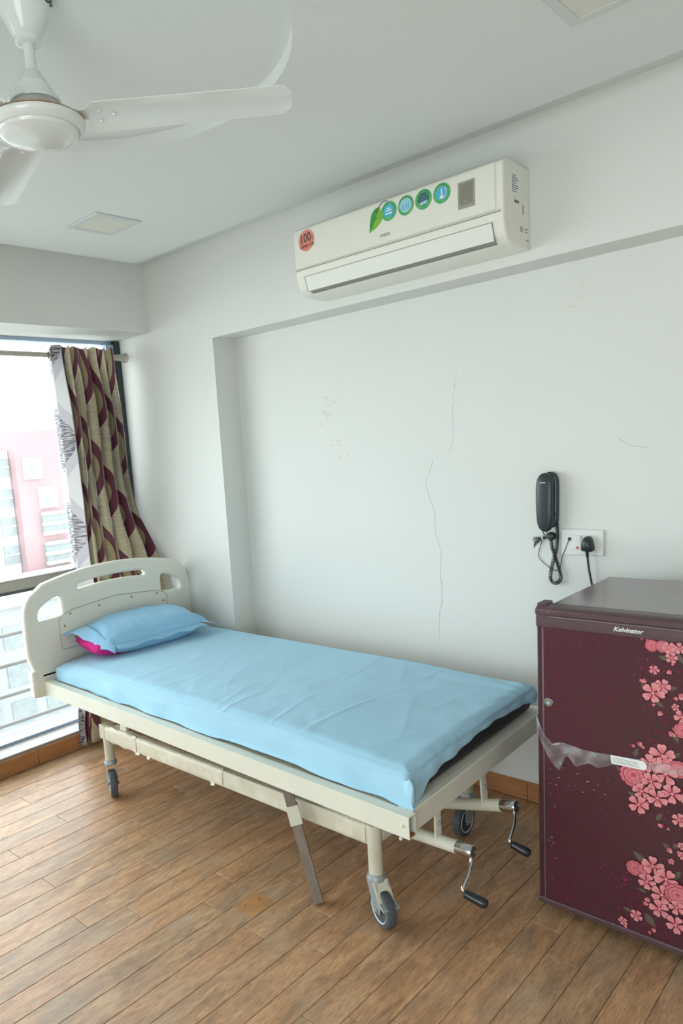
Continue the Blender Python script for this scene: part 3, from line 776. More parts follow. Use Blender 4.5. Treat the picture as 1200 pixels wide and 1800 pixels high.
def blade(ang):
    d = Vector((math.cos(ang), math.sin(ang), 0)); n = Vector((-d.y, d.x, 0))
    O = Vector((FX, FY, 2.246))
    def P(r, w_, z):
        return O + d * r + n * w_ + Vector((0, 0, z))
    pitch = math.tan(math.radians(10))
    bb = MB(); secs = []
    r0, r1 = 0.113, 0.562
    for k in range(25):
        t = k / 24; r = lerp(r0, r1, t)
        hw = lerp(0.052, 0.047, t)
        ca = 0.028                                   # rounded ends
        e = min(r - r0, r1 - r)
        if e < ca: hw -= ca * 0.75 * (1 - math.sqrt(max(0, 1 - ((ca - e) / ca) ** 2)))
        row = []
        for q in range(9):
            u_ = -1 + 2 * q / 8; ww = u_ * hw
            row.append((ww, -ww * pitch - 0.006 * u_ * u_ + 0.004))
        secs.append((r, row))
    vs = []
    for dz in (0.0008, -0.0008):
        for r, row in secs:
            for ww, z in row: vs.append(P(r, ww, z + dz))
    nS, nR = 25, 9; fs = []
    for j in range(nS - 1):
        for i in range(nR - 1):
            a = j * nR + i
            fs.append((a, a + 1, a + nR + 1, a + nR)); a += nS * nR; fs.append((a, a + nR, a + nR + 1, a + 1))
    ring = [(0 * nR + i) for i in range(nR)] + [j * nR + nR - 1 for j in range(1, nS)] + [(nS - 1) * nR + i for i in range(nR - 2, -1, -1)] + [j * nR for j in range(nS - 2, 0, -1)]
    for i in range(len(ring)):
        a, c = ring[i], ring[(i + 1) % len(ring)]; fs.append((a, c, c + nS * nR, a + nS * nR))
    bb.add(vs, fs); bl = bb.build('blade', 'fan', fan, smooth=40)
    bb = MB()                                        # bracket
    prof = [(0.080, 0.020), (0.100, 0.015), (0.115, 0.018), (0.130, 0.032), (0.175, 0.032), (0.19, 0.02)]
    lo_, hi_ = [], []
    for r, hw in prof: lo_.append(P(r, -hw, hw * pitch + 0.0055)); hi_.append(P(r, hw, -hw * pitch + 0.0055))
    poly = lo_ + hi_[::-1]
    bb.prism(poly, (0, 0, 0.0025)); bb.build('bracket', 'fan', bl)
    for r, ww in ((0.140, 0.018), (0.142, -0.016), (0.172, 0.0)):
        bb = MB(); c = P(r, ww, -ww * pitch + 0.002)
        bb.lathe([(0.0052, 0), (0.0045, -0.002), (0.0022, -0.0034), (0.0, -0.0036)], c, n=12, cap=False); bb.build('rivet', 'fan', bl, smooth=60)
for a in (43.5, 162.0, 283.0): blade(math.radians(a))
# lettering on the canopy
vs, fs = text_geo('Co', 0.030, 0.0006)
bb = MB(); out = []
for vx, vy, vz in vs:
    h = 2.478 + vy
    rr = lerp(0.050, 0.058, max(0, min(1, (h - 2.452) / 0.0215))) if h < 2.4735 else 0.0595
    a = math.radians(30) + (vx) / 0.055
    out.append((FX + (rr + 0.0012) * math.cos(a), FY + (rr + 0.0012) * math.sin(a), min(h, 2.492)))
bb.add(out, fs); bb.build('lettering', 'stk_dark', can, fix=False)

# ------------------------------------------------------------------ air conditioner
AX0, AX1 = -2.036, -1.148
ac = thing('air_conditioner', ((AX0 + AX1) / 2, -0.1, 2.098), 'ivory split air conditioner with round green stickers above the recess', 'air conditioner')
prof = [(0.0, 2.356), (-0.135, 2.362), (-0.170, 2.360), (-0.1875, 2.350), (-0.1905, 2.335), (-0.1905, 2.176), (-0.190, 2.1745), (-0.178, 2.134), (-0.162, 2.112), (-0.135, 2.101), (0.0, 2.098)]
bb = MB(); bb.prism([(AX0, y, z) for y, z in prof], (AX1 - AX0, 0, 0)); body = bb.build('body', 'ac', ac, bevel=0.006, seg=3)
bb = MB(); bb.prism([(AX0 + 0.004, y, z) for y, z in [(-0.12, 2.3625), (-0.172, 2.3615), (-0.190, 2.351), (-0.1945, 2.336), (-0.1945, 2.2065), (-0.186, 2.2065), (-0.12, 2.358)]], (AX1 - AX0 - 0.030, 0, 0))
pan = bb.build('front_panel', 'ac', ac, bevel=0.003, seg=2)
FYA = -0.1946
bb = MB(); bb.box(AX0 + 0.002, AX1 - 0.012, -0.1922, -0.188, 2.197, 2.2035); bb.build('panel_groove', 'ac_dark', ac)
bb = MB(); bb.box(AX0 + 0.002, AX1 - 0.012, -0.1945, -0.188, 2.1995, 2.2015); bb.build('panel_bead', 'ac', ac)
# swing flap and its outline
FL0, FL1 = AX0 + 0.048, AX1 - 0.042
def flap_pt(t): # t 0 top ..1 bottom on the lower front
    return lerp(-0.1925, -0.1745, t), lerp(2.1695, 2.1150, t)
bb = MB(); y0_, z0_ = flap_pt(0); y1_, z1_ = flap_pt(1)
bb.prism([(FL0, y0_, z0_), (FL0, y0_ + 0.012, z0_), (FL0, y1_ + 0.012, z1_), (FL0, y1_, z1_)], (FL1 - FL0, 0, 0)); bb.build('air_flap', 'ac2', ac, bevel=0.0015)
bb = MB(); bb.box(FL0 - 0.002, FL1 + 0.002, -0.1915, -0.186, 2.1698, 2.1712); bb.build('flap_gap', 'ac_dark', ac)
bb = MB(); bb.prism([(FL0 + 0.01, y1_ + 0.001, z1_ - 0.001), (FL0 + 0.01, y1_ + 0.02, z1_ - 0.001), (FL0 + 0.01, y1_ + 0.022, z1_ - 0.0085), (FL0 + 0.01, y1_ + 0.007, z1_ - 0.0065)], (FL1 - FL0 - 0.01, 0, 0)); bb.build('outlet_slot', 'ac_dark', ac)
for xx in (FL0 - 0.0015, FL1 + 0.0015):
    bb = MB(); bb.prism([(xx - 0.0007, y0_ + 0.0003, z0_), (xx - 0.0007, y0_ + 0.01, z0_), (xx - 0.0007, y1_ + 0.01, z1_), (xx - 0.0007, y1_ + 0.0003, z1_)], (0.0014, 0, 0)); bb.build('flap_gap', 'ac_dark', ac)
# display
bb = MB(); bb.box(-1.305, -1.244, FYA - 0.0018, FYA + 0.002, 2.238, 2.3225); dsp = bb.build('display_window', 'disp', ac, bevel=0.002)
bb = MB(); bb.box(-1.298, -1.251, FYA - 0.0022, FYA, 2.249, 2.315); bb.build('display_glass', 'disp2', dsp)
bb = MB(); bb.box(-1.287, -1.265, FYA - 0.0026, FYA, 2.252, 2.264); bb.build('receiver', 'ac_dark', dsp)
# stickers
def disc(cx, cz, r, dy, mt, parent, name, rz=None, n=40):
    bb = MB(); rz = rz or r
    P = [(cx + r * math.cos(2 * math.pi * k / n), FYA - dy, cz + rz * math.sin(2 * math.pi * k / n)) for k in range(n)]
    bb.prism(P, (0, 0.0005, 0)); return bb.build(name, mt, parent)
def flat_text(s, size, cx, cz, y, mt, parent, name='lettering', rot=0.0, bold=0.0, shear=0.0, sx=1.0, spacing=1.0):
    vs, fs = text_geo(s, size, bold, shear, spacing=spacing)
    ca, sa = math.cos(rot), math.sin(rot); bb = MB()
    bb.add([(cx + (vx * sx) * ca - vy * sa, y, cz + (vx * sx) * sa + vy * ca) for vx, vy, vz in vs], fs)
    return bb.build(name, mt, parent, fix=False)
s0 = disc(-1.966, 2.303, 0.0405, 0.0008, 'stk_rim', ac, 'copper_sticker'); s0['label'] = 'round orange-red sticker reading 100% COPPER COIL'
disc(-1.966, 2.303, 0.0365, 0.0012, 'stk_red', s0, 'sticker_face')
flat_text('100', 0.048, -1.970, 2.311, FYA - 0.0016, 'stk_dark', s0, bold=0.0006, sx=0.78, rot=0.08)
flat_text('%', 0.015, -1.936, 2.307, FYA - 0.0016, 'stk_dark', s0)
flat_text('COPPER COIL', 0.0145, -1.964, 2.282, FYA - 0.0016, 'stk_dark', s0, rot=0.08, bold=0.0003, sx=0.82)
flat_text('ONIDA', 0.0145, -1.598, 2.2325, FYA - 0.0006, 'stk_dark', ac, sx=0.95)
flat_text('- -  - - - -', 0.008, -1.945, 2.158, flap_pt(0.2)[0] - 0.001, 'stk_blue', ac, name='faint_print')
lf = MB(); n = 12
LA, LB = Vector((-1.617, 0, 2.334)), Vector((-1.664, 0, 2.254))
def leaf_poly(side):
    ax = (LB - LA); nn = Vector((ax.z, 0, -ax.x)).normalized()
    pts = []
    for k in range(n + 1):
        t = k / n
        bend = 0.006 * math.sin(math.pi * t)
        mid = LA + ax * t - nn * bend
        wv = 0.026 * math.sin(math.pi * t ** 0.75) * side
        pts.append((mid, mid + nn * wv))
    return [p[0] for p in pts] + [p[1] for p in pts][::-1]
wl = MB()
for sd in (-1, 1): wl.prism([(v.x + sd * 0.0015, FYA - 0.0006, v.z) for v in leaf_poly(sd * 1.14)], (0, 0.0004, 0))
lfo = wl.build('leaf_sticker', 'stk_white', ac)
for sd, mt in ((-1, 'leaf1'), (1, 'leaf2')):
    bb = MB(); bb.prism([(v.x, FYA - 0.0011, v.z) for v in leaf_poly(sd)], (0, 0.0004, 0)); bb.build('leaf_half', mt, lfo)
bb = MB(); bb.tube(spl([(-1.632, FYA - 0.001, 2.312), (-1.617, FYA - 0.001, 2.334), (-1.600, FYA - 0.001, 2.346), (-1.580, FYA - 0.001, 2.344)], 6), 0.0012, 6); bb.build('leaf_stalk', 'stk_dark', lfo)
for i, cx in enumerate((-1.577, -1.506, -1.435, -1.364)):
    cz = 2.3085
    sw = disc(cx, cz, 0.0345, 0.0006, 'stk_white', ac, 'round_sticker')
    disc(cx, cz, 0.0325, 0.0010, 'stk_teal', sw, 'sticker_edge')
    disc(cx, cz, 0.0315, 0.0014, 'stk_green', sw, 'sticker_ring')
    y = FYA - 0.0020
    disc(cx, cz, 0.0215 if i != 1 else 0.0235, 0.0018, ('stk_blue', 'stk_pale', 'stk_teal', 'stk_blue')[i], sw, 'sticker_centre')
    bb = MB()
    if i == 0:
        for dz, hw in ((0.009, 0.006), (0.002, 0.013), (-0.008, 0.014)): bb.box(cx - hw, cx + hw, y - 0.0003, y, cz + dz - 0.0022, cz + dz + 0.0022)
        bb.build('white_lines', 'stk_white', sw)
    elif i == 1:
        for dx in (-0.013, 0.002, 0.011): bb.box(cx + dx, cx + dx + 0.0025, y - 0.0003, y, cz - 0.012, cz + 0.010)
        bb.box(cx - 0.013, cx - 0.002, y - 0.0003, y, cz - 0.012, cz - 0.010); bb.box(cx - 0.013, cx + 0.014, y - 0.0003, y, cz - 0.002, cz)
        bb.build('line_drawing', 'stk_blue', sw)
    elif i == 2:
        for k in range(4): bb.box(cx - 0.012, cx + 0.016, y - 0.0003, y, cz + 0.012 - 0.006 * k, cz + 0.0125 - 0.006 * k)
        bb.build('grille_drawing', 'stk_pale', sw)
        bb = MB(); bb.prism([(cx - 0.017, y - 0.0005, cz - 0.010), (cx + 0.017, y - 0.0005, cz - 0.005), (cx + 0.013, y - 0.0005, cz - 0.016), (cx - 0.008, y - 0.0005, cz - 0.019)], (0, 0.0003, 0)); bb.build('tray_drawing', 'stk_pale', sw)
    else:
        bb.box(cx - 0.0022, cx + 0.0022, y - 0.0003, y, cz - 0.008, cz + 0.015)
        bb.prism([(cx - 0.009, y - 0.0003, cz - 0.017), (cx + 0.009, y - 0.0003, cz - 0.017), (cx + 0.005, y - 0.0003, cz - 0.008), (cx - 0.005, y - 0.0003, cz - 0.008)], (0, 0.0003, 0))
        bb.build('gauge_drawing', 'stk_white', sw)
        bb = MB(); P = [(cx + 0.018 * math.cos(math.radians(a)), y - 0.0003, cz + 0.018 * math.sin(math.radians(a))) for a in range(-60, 61, 10)]
        bb.tube(P, 0.0012, 6); bb.build('gauge_arc', 'stk_white', sw)
    # tiny ring lettering
    bb = MB()
    for k in range(9):
        a = math.radians(150 - k * 15); rr = 0.0268
        bb.obox((cx + rr * math.cos(a), y + 0.0002, cz + rr * math.sin(a)), (0.0015 * math.sin(a), 0, -0.0015 * math.cos(a)), (0, 0.0003, 0), (0.0018 * math.cos(a), 0, 0.0018 * math.sin(a)))
    bb.build('ring_print', 'stk_teal', sw)
# right hand end: printed label and clip slots
XE = AX1 + 0.0006
bb = MB(); bb.box(XE - 0.001, XE, -0.135, -0.075, 2.255, 2.322); lb = bb.build('rating_label', 'stk_white', ac)
bb = MB()
for k in range(9): bb.box(XE, XE + 0.0003, -0.132, -0.132 + 0.05 * (0.6 + 0.4 * math.sin(k * 2.3) ** 2), 2.316 - k * 0.0062, 2.3180 - k * 0.0062)
bb.build('label_lines', 'stk_dark', lb)
bb = MB()
for k in range(7): bb.box(XE, XE + 0.0004, -0.115 + k * 0.005, -0.115 + k * 0.005 + 0.0016 + 0.001 * (k % 2), 2.234, 2.243)
bb.build('barcode', 'stk_dark', ac)
for y, z, h in ((-0.055, 2.205, 0.03), (-0.075, 2.150, 0.003), (-0.075, 2.156, 0.003), (-0.075, 2.162, 0.003), (-0.04, 2.150, 0.003), (-0.04, 2.160, 0.003), (-0.03, 2.125, 0.003)):
    bb = MB(); bb.box(XE - 0.001, XE + 0.0002, y, y + (0.006 if h > 0.01 else 0.018), z, z + h); bb.build('side_slot', 'ac_dark', ac)

# ------------------------------------------------------------------ telephone, socket plate, plug
pl = thing('switch_socket_plate', (-1.033, YN, 1.03), 'white switch and socket plate beside the black telephone', 'socket')
bb = MB(); bb.box(-1.109, -0.957, YN - 0.009, YN, 1.028, 1.125); bb.build('plate', 'plate', pl, bevel=0.004)
bb = MB(); bb.box(-1.086, -1.032, YN - 0.012, YN - 0.008, 1.049, 1.104); sf = bb.build('switch_module', 'plate', pl, bevel=0.0015)
bb = MB(); bb.hexa([(-1.058, YN - 0.013, 1.051), (-1.035, YN - 0.013, 1.051), (-1.035, YN - 0.011, 1.051), (-1.058, YN - 0.011, 1.051), (-1.058, YN - 0.018, 1.102), (-1.035, YN - 0.018, 1.102), (-1.035, YN - 0.011, 1.102), (-1.058, YN - 0.011, 1.102)]); bb.build('rocker', 'plate', sf, bevel=0.001)
bb = MB(); bb.lathe([(0.0045, 0), (0.004, 0.002)], (-1.047, YN - 0.0135, 1.0575), (0, -1, 0), 14); bb.build('indicator', 'red', sf, label='small red indicator lamp')
bb = MB(); bb.lathe([(0.006, 0), (0.006, 0.003), (0.003, 0.006)], (-1.076, YN - 0.012, 1.089), (0, -1, 0), 14); bb.build('telephone_jack', 'phone', sf)
bb = MB(); bb.box(-1.026, -0.980, YN - 0.012, YN - 0.008, 1.049, 1.104); bb.build('socket_module', 'plate', pl, bevel=0.0015)

pg = thing('power_plug', (-1.006, YN - 0.03, 1.04), 'black three-pin power plug in the wall socket with its cord', 'plug')
px, pz = -1.008, 1.072
sec = [(0.024, 0.0), (0.0245, 0.010), (0.022, 0.022), (0.016, 0.030), (0.004, 0.033)]
bb = MB(); shape = [(0, 1.12), (0.45, 1.0), (0.72, 0.55), (0.95, -0.35), (0.92, -0.8), (0.6, -0.98), (0, -1.0), (-0.6, -0.98), (-0.92, -0.8), (-0.95, -0.35), (-0.72, 0.55), (-0.45, 1.0)]
vs = []; fs = []; n = len(shape)
for r, h in sec:
    for a, c in shape: vs.append((px + a * r * 0.95, YN - 0.012 - h, pz + c * r * 1.12))
for j in range(len(sec) - 1):
    for i in range(n): fs.append((j * n + i, j * n + (i + 1) % n, (j + 1) * n + (i + 1) % n, (j + 1) * n + i))
fs += [tuple(range(n)), tuple((len(sec) - 1) * n + i for i in range(n))]
bb.add(vs, fs); bb.build('plug_body', 'phone', pg, smooth=60)
bb = MB(); bb.tube([(px, YN - 0.030, pz - 0.022), (px + 0.001, YN - 0.028, pz - 0.034), (px + 0.001, YN - 0.026, pz - 0.046)], [0.0065, 0.0058, 0.0048], 12); bb.build('strain_relief', 'phone', pg, smooth=50)
bb = MB(); bb.tube(spl([(px + 0.001, YN - 0.026, pz - 0.044), (-1.003, YN - 0.022, 0.98), (-0.994, YN - 0.018, 0.92), (-0.985, YN - 0.02, 0.84), (-0.96, YN - 0.03, 0.6), (-0.85, YN - 0.03, 0.35)], 8), 0.0038, 10); bb.build('power_cord', 'cord', pg, smooth=60)

ph = thing('telephone', (-1.15, YN - 0.03, 1.11), 'black slimline telephone hung on the wall with its coiled cord', 'telephone')
def loft(zs, fn, n=28):
    vs = []; fs = []
    for z in zs:
        cx, cy, hw, hd, p = fn(z)
        for k in range(n):
            a = 2 * math.pi * k / n; ca, sa = math.cos(a), math.sin(a)
            vs.append((cx + hw * math.copysign(abs(ca) ** (2 / p), ca), cy + hd * math.copysign(abs(sa) ** (2 / p), sa), z))
    for j in range(len(zs) - 1):
        for k in range(n): fs.append((j * n + k, j * n + (k + 1) % n, (j + 1) * n + (k + 1) % n, (j + 1) * n + k))
    fs += [tuple(range(n))[::-1], tuple((len(zs) - 1) * n + k for k in range(n))]
    return vs, fs
def zlist(a, b_, n): return [a + (b_ - a) * (0.5 - 0.5 * math.cos(math.pi * k / n)) for k in range(n + 1)]
def base_fn(z):
    t = (z - 1.128) / (1.338 - 1.128); e = math.sqrt(max(0.0005, 1 - abs(2 * t - 1) ** 7))
    return (-1.147 + 0.002 * t, YN - 0.013, 0.031 * e, 0.013, 4)
bb = MB(); bb.add(*loft(zlist(1.128, 1.338, 24), base_fn)); bb.build('cradle', 'phone', ph, smooth=50)
def hand_fn(z):
    t = (z - 1.117) / (1.336 - 1.117); e = math.sqrt(max(0.0004, 1 - abs(2 * t - 1) ** 6))
    bow = 0.006 * math.sin(math.pi * t)
    hw = (0.0300 + 0.003 * t) * e
    return (-1.154 + 0.001 * t, YN - 0.037 - bow, hw, 0.0165 * (0.4 + 0.6 * e), 3.2)
bb = MB(); bb.add(*loft(zlist(1.117, 1.336, 30), hand_fn)); hs = bb.build('handset', 'phone', ph, smooth=60)
bb = MB(); bb.box(-1.166, -1.145, YN - 0.0575, YN - 0.0545, 1.2995, 1.3028); bb.build('maker_mark', 'tie', hs)
def helix(path, R, r, turns):
    P = [Vector(p) for p in path]
    L = [0]
    for a, c in zip(P[:-1], P[1:]): L.append(L[-1] + (c - a).length)
    n = turns * 9; out = []
    t0 = (P[1] - P[0]).normalized(); u = t0.cross(Vector((0, 1, 0))).normalized()
    for k in range(n + 1):
        s_ = L[-1] * k / n; i = 0
        while i < len(L) - 2 and L[i + 1] < s_: i += 1
        q = (s_ - L[i]) / max(1e-9, L[i + 1] - L[i]); p = P[i].lerp(P[i + 1], q)
        t = (P[i + 1] - P[i]).normalized(); u = (u - t * u.dot(t)).normalized(); v = t.cross(u)
        a = 2 * math.pi * turns * k / n
        out.append(p + (u * math.cos(a) + v * math.sin(a)) * R)
    bb = MB(); bb.tube(out, r, 5); return bb
yc = YN - 0.016
path = spl([(-1.122, yc, 1.150), (-1.120, yc, 1.10), (-1.124, yc, 1.05), (-1.134, yc - 0.004, 1.005), (-1.146, yc, 0.955), (-1.1445, yc, 0.930), (-1.128, yc, 0.918), (-1.111, yc, 0.930), (-1.109, yc, 0.955), (-1.126, yc + 0.004, 1.008), (-1.141, yc + 0.003, 1.055), (-1.146, yc, 1.095)], 8)
helix(path, 0.0056, 0.0018, 72).build('coiled_cord', 'cord', ph, smooth=180)
bb = MB(); bb.tube(spl([(-1.124, YN - 0.03, 1.19), (-1.117, YN - 0.02, 1.165), (-1.122, yc, 1.148)], 6), 0.0022, 8); bb.build('cord_lead', 'cord', ph, smooth=60)
for dx in (-0.006, 0.006):
    bb = MB(); bb.tube(spl([(-1.155 + dx, YN - 0.05, 1.121), (-1.153 + dx * 1.3, YN - 0.036, 1.108), (-1.146, YN - 0.02, 1.096)], 6), 0.0019, 8); bb.build('cord_lead', 'cord', ph, smooth=60)
rr = random.Random(5)
for k in range(7):    # folded slack of the line cord
    dz = (k - 3) * 0.0042; dy = rr.random() * 0.012
    bb = MB(); bb.tube(spl([(-1.133, YN - 0.010 - dy, 1.100 + dz * 0.6), (-1.165, YN - 0.010 - dy, 1.092 + dz * 0.25), (-1.178, YN - 0.009 - dy, 1.088 + dz * 0.3), (-1.200, YN - 0.008 - dy, 1.078 + dz * 1.1), (-1.214 + rr.random() * 0.006, YN - 0.008 - dy, 1.070 + dz * 1.5)], 6), 0.0016, 7); bb.build('line_cord_fold', 'cord', ph, smooth=60)
bb = MB(); bb.lathe([(0.012, -0.012), (0.0165, -0.004), (0.0165, 0.004), (0.012, 0.012)], (-1.140, YN - 0.020, 1.098), (1, 0, 0.15), 16); bb.build('cord_knot', 'cord', ph, smooth=60)
bb = MB(); bb.lathe([(0.0085, -0.0025), (0.0100, -0.0025), (0.0100, 0.0025), (0.0085, 0.0025), (0.0085, -0.0025)], (-1.173, YN - 0.016, 1.090), (1, 0, 0.25), 16, cap=False); bb.build('wire_tie', 'tie', ph, smooth=50)
bb = MB(); bb.tube(spl([(-1.178, YN - 0.012, 1.085), (-1.190, YN - 0.006, 1.050), (-1.197, YN - 0.005, 1.018), (-1.176, YN - 0.005, 0.992), (-1.147, YN - 0.005, 0.971), (-1.128, YN - 0.006, 0.966), (-1.114, YN - 0.006, 0.978), (-1.106, YN - 0.008, 1.017), (-1.090, YN - 0.012, 1.055), (-1.076, YN - 0.017, 1.089)], 8), 0.0013, 7); bb.build('line_cord', 'cord', ph, smooth=60)

# ------------------------------------------------------------------ hospital bed
HX, TX = -3.112, -1.092          # head end and foot end of the rails
NY, FYR = -0.953, -0.012         # near and far outer faces
bed = thing('hospital_bed', (-2.1, -0.5, 0), 'cream metal hospital bed with a moulded headboard and two crank handles', 'bed')
def zr(x, y):
    u = (x - HX) / (TX - HX); v = (y - NY) / (FYR - NY)
    return lerp(0.494, lerp(0.445, 0.478, v), u)
RH = 0.068
def side_rail(y0, y1, outer):
    """open-ended channel: outer plate, top, bottom and inner plate"""
    bb = MB(); t = 0.003
    def slab(ya, yb, za, zb):
        P = []
        for zz in (za, zb):
            for xx, yy in ((HX, ya), (TX, ya), (TX, yb), (HX, yb)): P.append((xx, yy, zr(xx, outer) + zz))
        bb.hexa(P)
    slab(y0, y0 + t, -RH, 0); slab(y1 - t, y1, -RH, 0); slab(y0 + t, y1 - t, -t, 0); slab(y0 + t, y1 - t, -RH, -RH + t)
    return bb.build('side_rail', 'cream', bed)
r1_ = side_rail(NY, NY + 0.036, NY); r2_ = side_rail(FYR - 0.036, FYR, FYR)
for p in ((TX - 0.02, NY, -0.030), (TX - 0.030, NY + 0.004, -0.074)):
    bb = MB(); bb.lathe([(0.0055, 0), (0.0055, 0.004), (0.003, 0.007)], (p[0], p[1], zr(TX, NY) + p[2]), (0, -1, 0), 6); bb.build('bolt', 'cream', r1_)
bb = MB(); bb.box(TX - 0.012, TX - 0.001, NY + 0.004, NY + 0.032, zr(TX, NY) - RH + 0.003, zr(TX, NY) - RH + 0.008); bb.build('rust_patch', 'rust', r1_)
def cross(xa, xb, z0, z1, name, mt='cream', ya=NY + 0.036, yb=FYR - 0.036):
    bb = MB(); P = []
    for zz in (z0, z1):
        for xx, yy in ((xa, ya), (xb, ya), (xb, yb), (xa, yb)): P.append((xx, yy, zr(xx, yy) + zz))
    bb.hexa(P); return bb.build(name, mt, bed, bevel=0.002)
cross(TX - 0.026, TX - 0.010, -RH, 0.0, 'foot_rail')
cross(TX - 0.060, TX - 0.026, -0.004, -0.0005, 'foot_rail_flange')
cross(HX, HX + 0.03, -RH, 0, 'head_rail')
cross(HX + 0.03, TX - 0.026, -0.016, -0.005, 'mattress_deck', 'cream_dirty')
for xx in (-2.6, -2.1, -1.6): cross(xx, xx + 0.03, -0.045, -0.017, 'deck_bearer')

# base frame
BZ0, BZ1 = 0.262, 0.328
LX0, LX1 = -2.755, -1.278        # leg positions
LYN, LYF = -0.868, -0.215
def beam(y, nm, mt):
    bb = MB(); bb.box(LX0 - 0.018, LX1 + 0.005, y - 0.018, y + 0.020, BZ0, BZ1); return bb.build(nm, mt, bed, bevel=0.003)
bmN = beam(LYN, 'base_beam', 'cream_dirty'); beam(LYF, 'base_beam', 'cream_dirty')
for xx in (LX0, LX1):
    bb = MB(); bb.box(xx - 0.018, xx + 0.018, LYN + 0.02, LYF - 0.018, BZ0 + 0.005, BZ1 - 0.005); bb.build('base_cross_beam', 'cream_dirty', bed, bevel=0.003)
for xx, yy in ((-2.60, LYN + 0.001), (-1.45, LYN + 0.001), (-2.60, LYF), (-1.45, LYF)):
    bb = MB(); bb.box(xx - 0.022, xx + 0.022, yy - 0.005, yy + 0.012, BZ1, zr(xx, yy) - 0.017); bb.build('riser_post', 'cream', bed)
# plastic wrapping left on the near beam
def wrap(xa, xb, seed, swell, name='plastic_wrap'):
    n, L = 20, 34
    def f(i, j):
        x = lerp(xa, xb, j / (L - 1)); a = 2 * math.pi * i / n
        ca, sa = math.cos(a), math.sin(a)
        k = 1 / max(abs(ca), abs(sa))
        d = Vector((0, ca * k * 0.0205, sa * k * 0.0345))
        q = 1 + swell * (0.45 + noise.noise(Vector((x * 26 + seed, ca * 2.2, sa * 2.2)))) + 0.06 * noise.noise(Vector((x * 90, ca * 5, sa * 5)))
        q = max(q, 1.015)
        return (x, LYN + 0.001 + d.y * q, (BZ0 + BZ1) / 2 + d.z * q)
    bb = MB(); bb.grid(f, n, L, wrap_u=True); bb.build(name, 'tape', bed, smooth=60)
wrap(LX0 + 0.02, -2.68, 2.0, 0.03); wrap(-2.68, -2.49, 9.0, 0.16); wrap(-2.49, -1.95, 14.0, 0.025); wrap(-1.42, LX1 - 0.02, 5.0, 0.03)
for xx, q in ((-2.50, 0.028), (-2.42, 0.02), (-2.02, 0.022)):   # ragged tails of the wrapping
    bb = MB(); zz = BZ0 - 0.002
    bb.prism([(xx, LYN - 0.02, zz + 0.012), (xx + q, LYN - 0.0195, zz + 0.006), (xx + q * 1.1, LYN - 0.024, zz - 0.003), (xx + q * 0.5, LYN - 0.023, zz - 0.005), (xx + 0.004, LYN - 0.024, zz - 0.009)], (0, 0.0006, 0)); bb.build('wrap_tail', 'tape', bed)

def caster(lx, ly, hx, hy, brake, steer):
    """leg tube with a swivel caster; (hx, hy) wheel contact"""
    bb = MB(); bb.lathe([(0.0225, 0.160), (0.0225, BZ1 + 0.002), (0.018, BZ1 + 0.004)], (lx, ly, 0), n=24); lg = bb.build('leg', 'cream_dirty', bed, smooth=40)
    bb = MB(); bb.lathe([(0.024, 0.140), (0.029, 0.144), (0.029, 0.156), (0.025, 0.161), (0.025, 0.165)], (lx, ly, 0), n=24); bb.build('swivel_ring', 'caster', lg, smooth=40)
    R, wt = 0.0625, 0.0160
    d = Vector((hx - lx, hy - ly, 0)); d = d.normalized() if d.length > 0.005 else Vector((math.cos(steer), math.sin(steer), 0))
    ax = Vector((-d.y, d.x, 0)); hub = Vector((hx, hy, R))
    bb = MB(); bb.lathe([(0.044, -wt * 0.9), (0.056, -wt), (R - 0.002, -wt * 0.8), (R, -wt * 0.35), (R, wt * 0.35), (R - 0.002, wt * 0.8), (0.056, wt), (0.044, wt * 0.9)], hub, ax, 40); wl_ = bb.build('wheel', 'rubber', lg, smooth=35)
    for sd in (-1, 1):
        bb = MB(); bb.lathe([(0.040, sd * wt * 0.92), (0.0445, sd * (wt + 0.0012)), (0.0445, sd * wt * 0.8)], hub, ax, 32, cap=False); bb.build('wheel_rim', 'caster_ring', lg, smooth=40)
        bb = MB(); c = Vector((lx, ly, 0.144))           # fork cheek
        o_ = ax * sd * (wt + 0.0035)
        P = [c + d * 0.034 + o_, c - d * 0.026 + o_, hub - d * 0.020 + o_ + Vector((0, 0, -0.012)), hub + d * 0.014 + o_ + Vector((0, 0, -0.012)), hub + d * 0.022 + o_ + Vector((0, 0, 0.02))]
        bb.prism(P, ax * sd * 0.003); bb.build('fork_cheek', 'caster', lg, bevel=0.001)
    bb = MB(); bb.obox(Vector((lx, ly, 0.1425)), d * 0.026, ax * (wt + 0.006), Vector((0, 0, 0.003))); bb.build('fork_crown', 'caster', lg, bevel=0.001)
    bb = MB(); bb.tube([hub - ax * (wt + 0.012), hub + ax * (wt + 0.012)], 0.006, 10); bb.build('axle', 'caster', lg, smooth=40)
    if brake:
        c = Vector((lx, ly, 0.142)) + d * 0.026
        dn = (d * 0.6 + Vector((0, 0, -0.8))).normalized(); nn = dn.cross(ax)
        bb = MB(); bb.obox(c + dn * 0.026, dn * 0.034, ax * 0.027, nn * 0.002); bk = bb.build('brake_plate', 'cream_dirty', lg, bevel=0.001)
        d2 = (d * 0.9 + Vector((0, 0, -0.3))).normalized(); n2 = d2.cross(ax)
        bb = MB(); bb.obox(c + dn * 0.060 + d2 * 0.010, d2 * 0.017, ax * 0.030, n2 * 0.004); bb.build('brake_pedal', 'caster', lg, bevel=0.002)
        bb = MB()
        for q in (-1, 1): bb.obox(c + dn * 0.026 + ax * 0.008 * q - nn * 0.003, dn * 0.005, ax * 0.0015, nn * 0.0012)
        bb.obox(c + dn * 0.026 - nn * 0.003, dn * 0.0015, ax * 0.008, nn * 0.0012)
        bb.build('brake_mark', 'alu_dark', bk)
